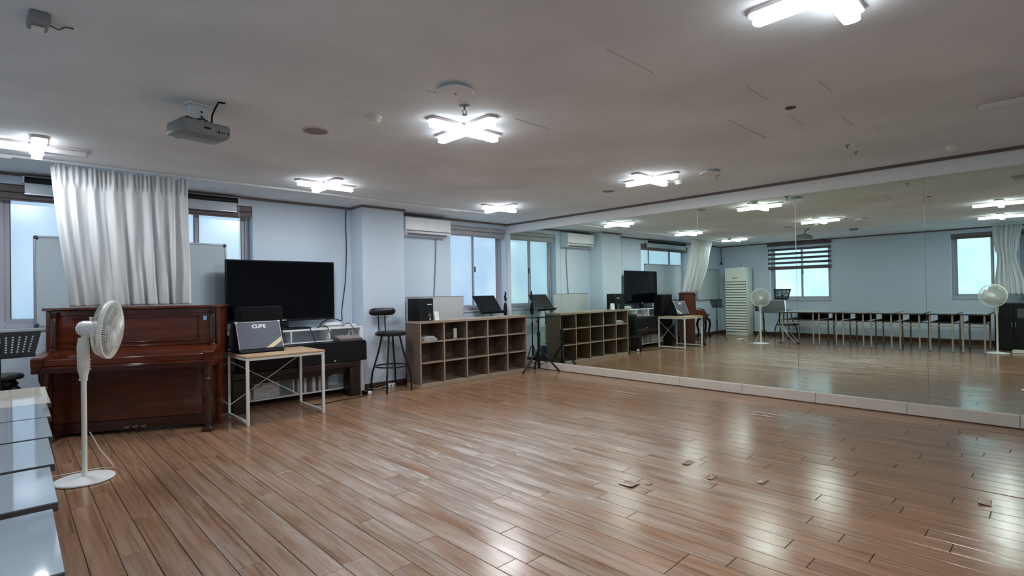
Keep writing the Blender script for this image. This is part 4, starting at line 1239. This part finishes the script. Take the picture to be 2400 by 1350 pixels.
for k, (dx, dy, rz, ww) in enumerate(((0, 0, 4, 0.26), (0.01, 0.01, -8, 0.25), (-0.02, 0.0, 14, 0.24), (0.01, -0.005, -20, 0.20), (-0.01, 0.01, 6, 0.16))):
    t = thing('magazine', ['bottom magazine of the untidy pile in the first cubby', 'second magazine up in the untidy cubby pile', 'middle magazine of the untidy cubby pile', 'second magazine from top of the untidy cubby pile', 'small top magazine of the untidy pile in the first cubby'][k], 'magazine', (-2.285 + dx, -0.71 + dy, 0.6424 + k * 0.013), R(rz), group='magazines in the first cubby')
    MB().box((-ww / 2, -0.085, 0.0002), (ww / 2, 0.085, 0.0018)).box((-ww / 2, -0.085, 0.0102), (ww / 2, 0.085, 0.0118)).build('cover', PAPER if k % 2 == 0 else WHITE, t, smooth=False)
    MB().box((-ww / 2 + 0.002, -0.083, 0.0019), (ww / 2 - 0.002, 0.083, 0.0101)).build('pages', WHITE, t, smooth=False)
bt_ = thing('air_freshener', 'white cylindrical dispenser standing in the second cubby', 'dispenser', (-1.80, -0.74, 0.6424))
MB().lathe([(0, 0.0004), (0.030, 0.0004), (0.031, 0.006), (0.031, 0.135), (0.028, 0.145), (0, 0.147)], 24, sx=1.0, sy=0.8).build('body', CREAMW, bt_)
MB().lathe([(0, 0.1472), (0.020, 0.1472), (0.016, 0.158), (0, 0.159)], 18, sx=1.0, sy=0.8).build('cap', DGREY, bt_)
lp = thing('leaning_panel', 'grey-white partition panel standing behind the cubby shelf', 'panel', (-1.655, -0.075, 0))
MB().box((-0.545, -0.012, 0.0008), (0.535, 0.012, 1.245)).build('panel_face', mat('grey_panel', (0.55, 0.57, 0.58), 0.5, var=0.02), lp, smooth=False)
MB().box((-0.55, -0.015, 1.2455), (0.54, 0.015, 1.258), 0.002).build('edge_strip', ALU, lp)
MB().box((0.5355, -0.015, 0.0008), (0.545, 0.015, 1.245), 0.002).build('edge_strip', ALU, lp)

# ------------------------------------------------------------------ wall air conditioner
ac = thing('wall_air_conditioner', 'white wall air conditioner between pillar and corner window', 'air conditioner', (-1.86, 0.0, 2.19))
MB().prism([(-0.0006, 0.0), (-0.15, 0.0), (-0.19, 0.03), (-0.205, 0.08), (-0.205, 0.255), (-0.19, 0.27), (-0.0006, 0.27)], -0.42, 0.42, 'x').build('body', WHITE, ac, smooth=False)
MB().box((-0.418, -0.2095, 0.075), (0.418, -0.2055, 0.262), 0.004).build('front_panel', WHITE, ac)
MB().box((-0.36, -0.205, 0.012), (0.36, -0.15, 0.020), 0.003, rot=(R(-25), 0, 0)).build('louvre', MGREY, ac)
MB().box((-0.395, -0.2075, 0.062), (0.395, -0.2035, 0.071), 0.001).build('slot', DARKG, ac)
MB().box((0.10, -0.2106, 0.14), (0.19, -0.2097, 0.155)).build('display', BADGE, ac, smooth=False)
cable('thin dark drain hose hanging from the wall air conditioner', [(-1.60, -0.03, 2.188), (-1.60, -0.02, 2.0), (-1.615, -0.016, 1.7), (-1.635, -0.016, 1.4), (-1.65, -0.018, 1.2), (-1.66, -0.02, 0.9)], 0.007, MGREY, None)

# ------------------------------------------------------------------ tripod, mic stand, bin by the mirror
tp = thing('tripod_stand', 'black tripod stand with a small tray in front of the mirror corner', 'tripod', (-0.29, -1.00, 0))
MB().cyl((0, 0, 0.05), (0, 0, 0.62), 0.023, n=16).build('lower_pole', BLACKM, tp)
MB().cyl((0, 0, 0.6205), (0, 0, 0.878), 0.015, n=14).build('upper_pole', BLACKM, tp)
MB().lathe([(0, 0.585), (0.028, 0.585), (0.028, 0.645), (0.02, 0.65), (0, 0.65)], 16).build('collar', BLACKP, tp)
for z, a in ((0.62, 200), (0.50, 20), (0.82, 180)):
    c, s = math.cos(R(a)), math.sin(R(a))
    MB().cyl((c * 0.022, s * 0.022, z), (c * 0.055, s * 0.055, z), 0.010, n=10).build('clamp_knob', BLACKP, tp)
MB().lathe([(0, 0.33), (0.030, 0.33), (0.030, 0.37), (0, 0.37)], 16).build('leg_collar', BLACKP, tp)
MB().lathe([(0, 0.10), (0.026, 0.10), (0.026, 0.13), (0, 0.13)], 16).build('brace_collar', BLACKP, tp)
for a in (178, 312, 62):
    c, s = math.cos(R(a)), math.sin(R(a))
    ln = 0.36 if a != 62 else 0.235
    if a == 312: ln = 0.32
    lg_ = MB().tube([(c * 0.03, s * 0.03, 0.35), (c * ln, s * ln, 0.018)], 0.0155, 10).build('leg', BLACKM, tp)
    MB().sphere((c * ln, s * ln, 0.018), 0.0172, n=10).build('rubber_foot', BLACKP, lg_)
    MB().tube([(c * 0.026, s * 0.026, 0.115), (c * ln * 0.55, s * ln * 0.55, 0.185)], 0.006, 6).build('brace', BLACKM, tp)
tr_ = MB().box((-0.19, -0.12, 0.8785), (0.19, 0.09, 0.890), 0.003).build('tray', BLACKM, tp)
MB().box((-0.19, -0.123, 0.8785), (0.19, -0.1202, 0.902), 0.001).build('lip', BLACKM, tr_)

ms = thing('microphone_stand', 'thin black microphone stand with a clip in the mirror corner', 'microphone stand', (-0.33, -0.26, 0))
MB().cyl((0, 0, 0.06), (0, 0, 0.70), 0.011, n=12).build('lower_pole', BLACKM, ms)
MB().cyl((0, 0, 0.7005), (0, 0, 1.16), 0.0075, n=10).build('upper_pole', BLACKM, ms)
MB().lathe([(0, 0.68), (0.016, 0.68), (0.018, 0.73), (0.014, 0.75), (0, 0.75)], 14).build('collar', BLACKP, ms)
MB().tube([(0, 0, 1.161), (0.01, 0.0, 1.20), (-0.012, 0.0, 1.235), (0.012, 0.0, 1.265), (0.0, 0, 1.315)], [0.028, 0.022, 0.018, 0.016, 0.010], 10).build('clip', BLACKP, ms)
MB().lathe([(0, 0.90), (0.030, 0.90), (0.036, 0.98), (0.030, 1.08), (0.018, 1.12), (0, 1.12)], 14).build('holder', BLACKP, ms)
for k in range(3):
    a = R(30 + 120 * k)
    c, s = math.cos(a), math.sin(a)
    MB().tube([(c * 0.013, s * 0.013, 0.34), (c * 0.08, s * 0.08, 0.17), (c * 0.125, s * 0.125, 0.012)], 0.0075, 8).build('leg', BLACKM, ms)
bn = thing('waste_bin', 'dark blue waste bin with pale plastic bag behind the shelf end, seen in the mirror', 'bin', (-0.50, -0.405, 0))
MB().lathe([(0, 0.001), (0.07, 0.001), (0.084, 0.36), (0.089, 0.365), (0.089, 0.38), (0.078, 0.38), (0.064, 0.012), (0, 0.012)], 24).build('bucket', BLUEBIN, bn)
bg_ = MB().lathe([(0.088, 0.33), (0.093, 0.36), (0.094, 0.395), (0.07, 0.43), (0.085, 0.50), (0.045, 0.58), (0.055, 0.66), (0.02, 0.70), (0, 0.67)], 20)
rr_ = random.Random(9)
for v in bg_.bm.verts:
    v.co += Vector((rr_.uniform(-1, 1), rr_.uniform(-1, 1), rr_.uniform(-1, 1))) * 0.010
bg_.build('bag', BAGW, bn)

# ------------------------------------------------------------------ row of tables along the left wall
def table_proto(wy, top_m):
    t = bpy.data.objects.new('folding_table', None)
    COL.objects.link(t)
    L = 1.20
    MB().box((-L / 2, -wy / 2, 0.719), (L / 2, wy / 2, 0.7435), 0.002).build('table_edge', TEDGE, t)
    MB().box((-L / 2 + 0.0015, -wy / 2 + 0.0015, 0.7438), (L / 2 - 0.0015, wy / 2 - 0.0015, 0.7452)).build('table_top', top_m, t, smooth=False)
    MB().box((-L / 2 + 0.10, -wy / 2 + 0.05, 0.56), (L / 2 - 0.04, wy / 2 - 0.05, 0.575), 0.002).build('under_shelf', TUND, t)
    MB().box((-L / 2 + 0.10, -wy / 2 + 0.045, 0.575), (-L / 2 + 0.11, wy / 2 - 0.045, 0.7185), 0.002).build('shelf_back', TUND, t)
    for sx in (-1, 1):
        for sy in (-1, 1):
            x, y = sx * (L / 2 - 0.045), sy * (wy / 2 - 0.055)
            MB().cyl((x, y, 0.012), (x, y, 0.7185), 0.0155, n=12).build('leg', TLEG, t)
            MB().cyl((x, y, 0.0008), (x, y, 0.0118), 0.018, n=12).build('foot_cap', DGREY, t)
        x = sx * (L / 2 - 0.045)
        MB().cyl((x, -wy / 2 + 0.071, 0.50), (x, wy / 2 - 0.071, 0.50), 0.011, n=10).build('stretcher', TLEG, t)
    return t
tables = [(-2.37, -3.118, TTOPC, 'cream-topped table at the far end of the row beside the piano'),
          (-3.123, -3.565, TTOP, 'grey-topped table second from the piano end of the row'),
          (-3.582, -4.062, TTOP, 'grey-topped table third from the piano end of the row'),
          (-4.088, -4.548, TTOP, 'grey-topped table fourth from the piano end of the row'),
          (-4.580, -5.005, TTOP, 'grey-topped table fifth from the piano end of the row'),
          (-5.060, -5.510, TTOP, 'grey-topped table cut off by the bottom of the photo'),
          (-5.55, -5.97, TTOP, 'last table of the row, next to the mirrored standing fan')]
FX = -6.385
for k, (a, b, m_, lab) in enumerate(tables):
    t = table_proto(abs(a - b), m_)
    x_front = FX - 0.021 * (k ** 0.9)
    t.location = (x_front - 0.60, (a + b) / 2, 0)
    t.rotation_euler = (0, 0, R(-0.3))
    tag(t, lab, 'table', 'row of narrow tables')

fs = thing('folding_stool', 'folding stool with crossed metal legs under the end table in mirror', 'stool', (-6.60, -2.50, 0), R(90))
MB().box((-0.17, -0.15, 0.425), (0.17, 0.15, 0.455), 0.012, seg=2).build('seat', BLACKF, fs)
for sy in (-1, 1):
    for sg in (-1, 1):
        MB().tube([(-0.16 * sg, sy * (0.13 - 0.012 * (sg > 0)), 0.424), (0.19 * sg, sy * (0.13 - 0.012 * (sg > 0)), 0.012)], 0.009, 8).build('leg', ALU, fs)
for sg in (-1, 1):
    MB().cyl((0.19 * sg, -0.125, 0.014), (0.19 * sg, 0.125, 0.014), 0.009, n=8).build('foot_bar', BLACKP, fs)

# ------------------------------------------------------------------ other things only seen in the mirror
ta = thing('tower_air_conditioner', 'tall white floor-standing air conditioner seen in the mirror', 'air conditioner', (-8.19, -0.68, 0), R(90))
MB().box((-0.30, -0.20, 0.0008), (0.30, 0.20, 1.88), 0.012, seg=2).build('body', CREAMW, ta)
MB().box((-0.285, -0.208, 1.50), (0.285, -0.2005, 1.862), 0.004).build('upper_panel', CREAMW, ta)
MB().box((-0.07, -0.2105, 1.575), (0.09, -0.2082, 1.600), 0.001).build('display', MGREY, ta)
for k in range(19):
    z = 0.115 + k * 0.0725
    MB().box((-0.28, -0.216, z), (0.28, -0.2005, z + 0.052), 0.004, rot=(R(-7), 0, 0)).build('slat', CREAMW, ta)
cb = MB()
cb.box((-0.285, -0.2022, 0.10), (0.285, -0.2003, 1.49)).build('intake', DGREY, ta, smooth=False)
wc = thing('web_camera', 'small white camera standing on the tower air conditioner', 'camera', (-8.13, -0.82, 1.8803), R(90))
MB().lathe([(0, 0.0004), (0.028, 0.0004), (0.026, 0.008), (0.010, 0.014), (0.010, 0.03), (0, 0.03)], 18).build('base', WHITE, wc)
MB().sphere((0, 0, 0.062), 0.034, n=18).build('head', WHITE, wc)
MB().lathe([(0, 0), (0.016, 0), (0.014, 0.006), (0, 0.007)], 16, loc=(0, -0.030, 0.065), rot=(R(90), 0, 0)).build('lens', BLACKP, wc)
hb = thing('hanging_microphone', 'black ball hanging on a cord in the mirrored corner', 'microphone', (-8.50, -0.06, 2.04))
MB().tube([(0, 0, 0.455), (0.004, 0, 0.3), (0, 0, 0.15), (0, 0, 0.03)], 0.009, 8).build('cord', BLACKP, hb)
MB().sphere((0, -0.01, 0), 0.042, n=16).build('ball', BLACKP, hb)
MB().sphere((0.02, -0.03, 0.0), 0.022, n=12).build('badge', BADGE, hb)
dp_ = thing('sloping_desk_board', 'black sloping board with silver edge at the mirrored table end', 'board', (-7.55, -1.75, 0.66), R(90))
M = Euler((R(-22), 0, 0)).to_matrix().to_4x4()
b_ = MB().prism([(-0.36, 0.0), (0.28, 0.0), (0.38, 0.33), (-0.30, 0.33)], -0.008, 0.008, 'y'); b_.xform(M); b_.build('panel', mat('slate_black_panel', (0.03, 0.035, 0.045), 0.45), dp_, smooth=False)
b_ = MB().prism([(-0.385, 0.0), (-0.3605, 0.0), (-0.3005, 0.33), (-0.325, 0.33)], -0.014, 0.014, 'y'); b_.xform(M); b_.build('edge_rail', ALU, dp_, smooth=False)
for x in (-0.2, 0.2):
    MB().tube([(x, 0.02, 0.03), (x, 0.06, -0.3), (x, 0.10, -0.655)], 0.012, 8).build('leg', BLACKM, dp_)
pw = thing('power_strip', 'white power strip on the floor before the tower air conditioner', 'power strip', (-6.78, -1.30, 0), R(20))
MB().box((-0.11, -0.025, 0.0006), (0.11, 0.025, 0.035), 0.008).build('body', WHITE, pw)
for x in (-0.06, 0.0, 0.06):
    MB().lathe([(0, 0.0352), (0.017, 0.0352), (0.017, 0.037), (0, 0.037)], 14, loc=(x, 0, 0)).build('outlet', CREAMW, pw)
# black cabinets beside the second fan
def black_cabinet(label, y0, y1, x0, x1, h):
    t = thing('black_cabinet', label, 'cabinet', ((x0 + x1) / 2, (y0 + y1) / 2, 0), R(90), group='black cabinets by the mirrored curtain')
    w, d = (y1 - y0) / 2, (x1 - x0) / 2
    MB().box((-w, -d, 0.0008), (w, d, h), 0.006).build('carcass', BLACKP, t)
    MB().box((-w + 0.012, -d - 0.012, 0.03), (-0.003, -d - 0.0005, h - 0.015), 0.003).build('door', BLACKM, t)
    MB().box((0.003, -d - 0.012, 0.03), (w - 0.012, -d - 0.0005, h - 0.015), 0.003).build('door', BLACKM, t)
    for sx in (-1, 1):
        MB().box((sx * 0.025 - 0.006, -d - 0.026, h * 0.5), (sx * 0.025 + 0.006, -d - 0.0125, h * 0.5 + 0.10), 0.003).build('handle', GREYM, t)
    MB().box((-w + 0.06, -d - 0.0135, h - 0.28), (-w + 0.22, -d - 0.0122, h - 0.10)).build('notice', DGREY, t, smooth=False)
black_cabinet('black cabinet behind the second standing fan in the mirror', -6.54, -5.99, -7.95, -7.50, 0.92)
black_cabinet('black cabinet at the extreme edge of the mirror', -7.12, -6.56, -7.95, -7.50, 0.90)
t = thing('floor_box', 'flat cream box on the floor beside the mirrored fan', 'box', (-7.12, -6.42, 0), R(4))
MB().box((-0.10, -0.16, 0.0006), (0.10, 0.16, 0.042), 0.006).build('carton', CREAMW, t)
MB().box((-0.102, -0.162, 0.0425), (0.102, 0.162, 0.052), 0.003).build('lid', CREAMW, t)
def curtain2_pt(u, v):
    tw_ = 0.44 - 0.20 * math.sin(math.pi * min(1, v * 1.15)) ** 2 * (0.5 if v < 0.4 else 0.75)
    y = -6.18 + (u - 0.5) * tw_ + 0.02 * math.sin(5 * v)
    x = -8.02 + 0.04 * math.sin(2 * math.pi * 6 * u + 1.0) + 0.02 * math.sin(2 * math.pi * 11 * u + v * 3)
    z = H - 0.03 - v * 1.42
    return (x, y, z)
bm = curtain_mesh(120, 40, curtain2_pt)
me = bpy.data.meshes.new('cloth'); bm.to_mesh(me); bm.free()
me.materials.append(CURT)
for p in me.polygons: p.use_smooth = True
ct2 = thing('curtain', 'gathered white curtain between bright windows at the mirror edge', 'curtain', (0, 0, 0))
o = bpy.data.objects.new('cloth', me); COL.objects.link(o); o.parent = ct2
sm_ = o.modifiers.new('thickness', 'SOLIDIFY'); sm_.thickness = 0.0015
MB().box((-8.06, -7.9, H - 0.020), (-8.035, -5.1, H - 0.0006), 0.003).build('track', WHITE, ct2)

bpy.context.view_layer.update()
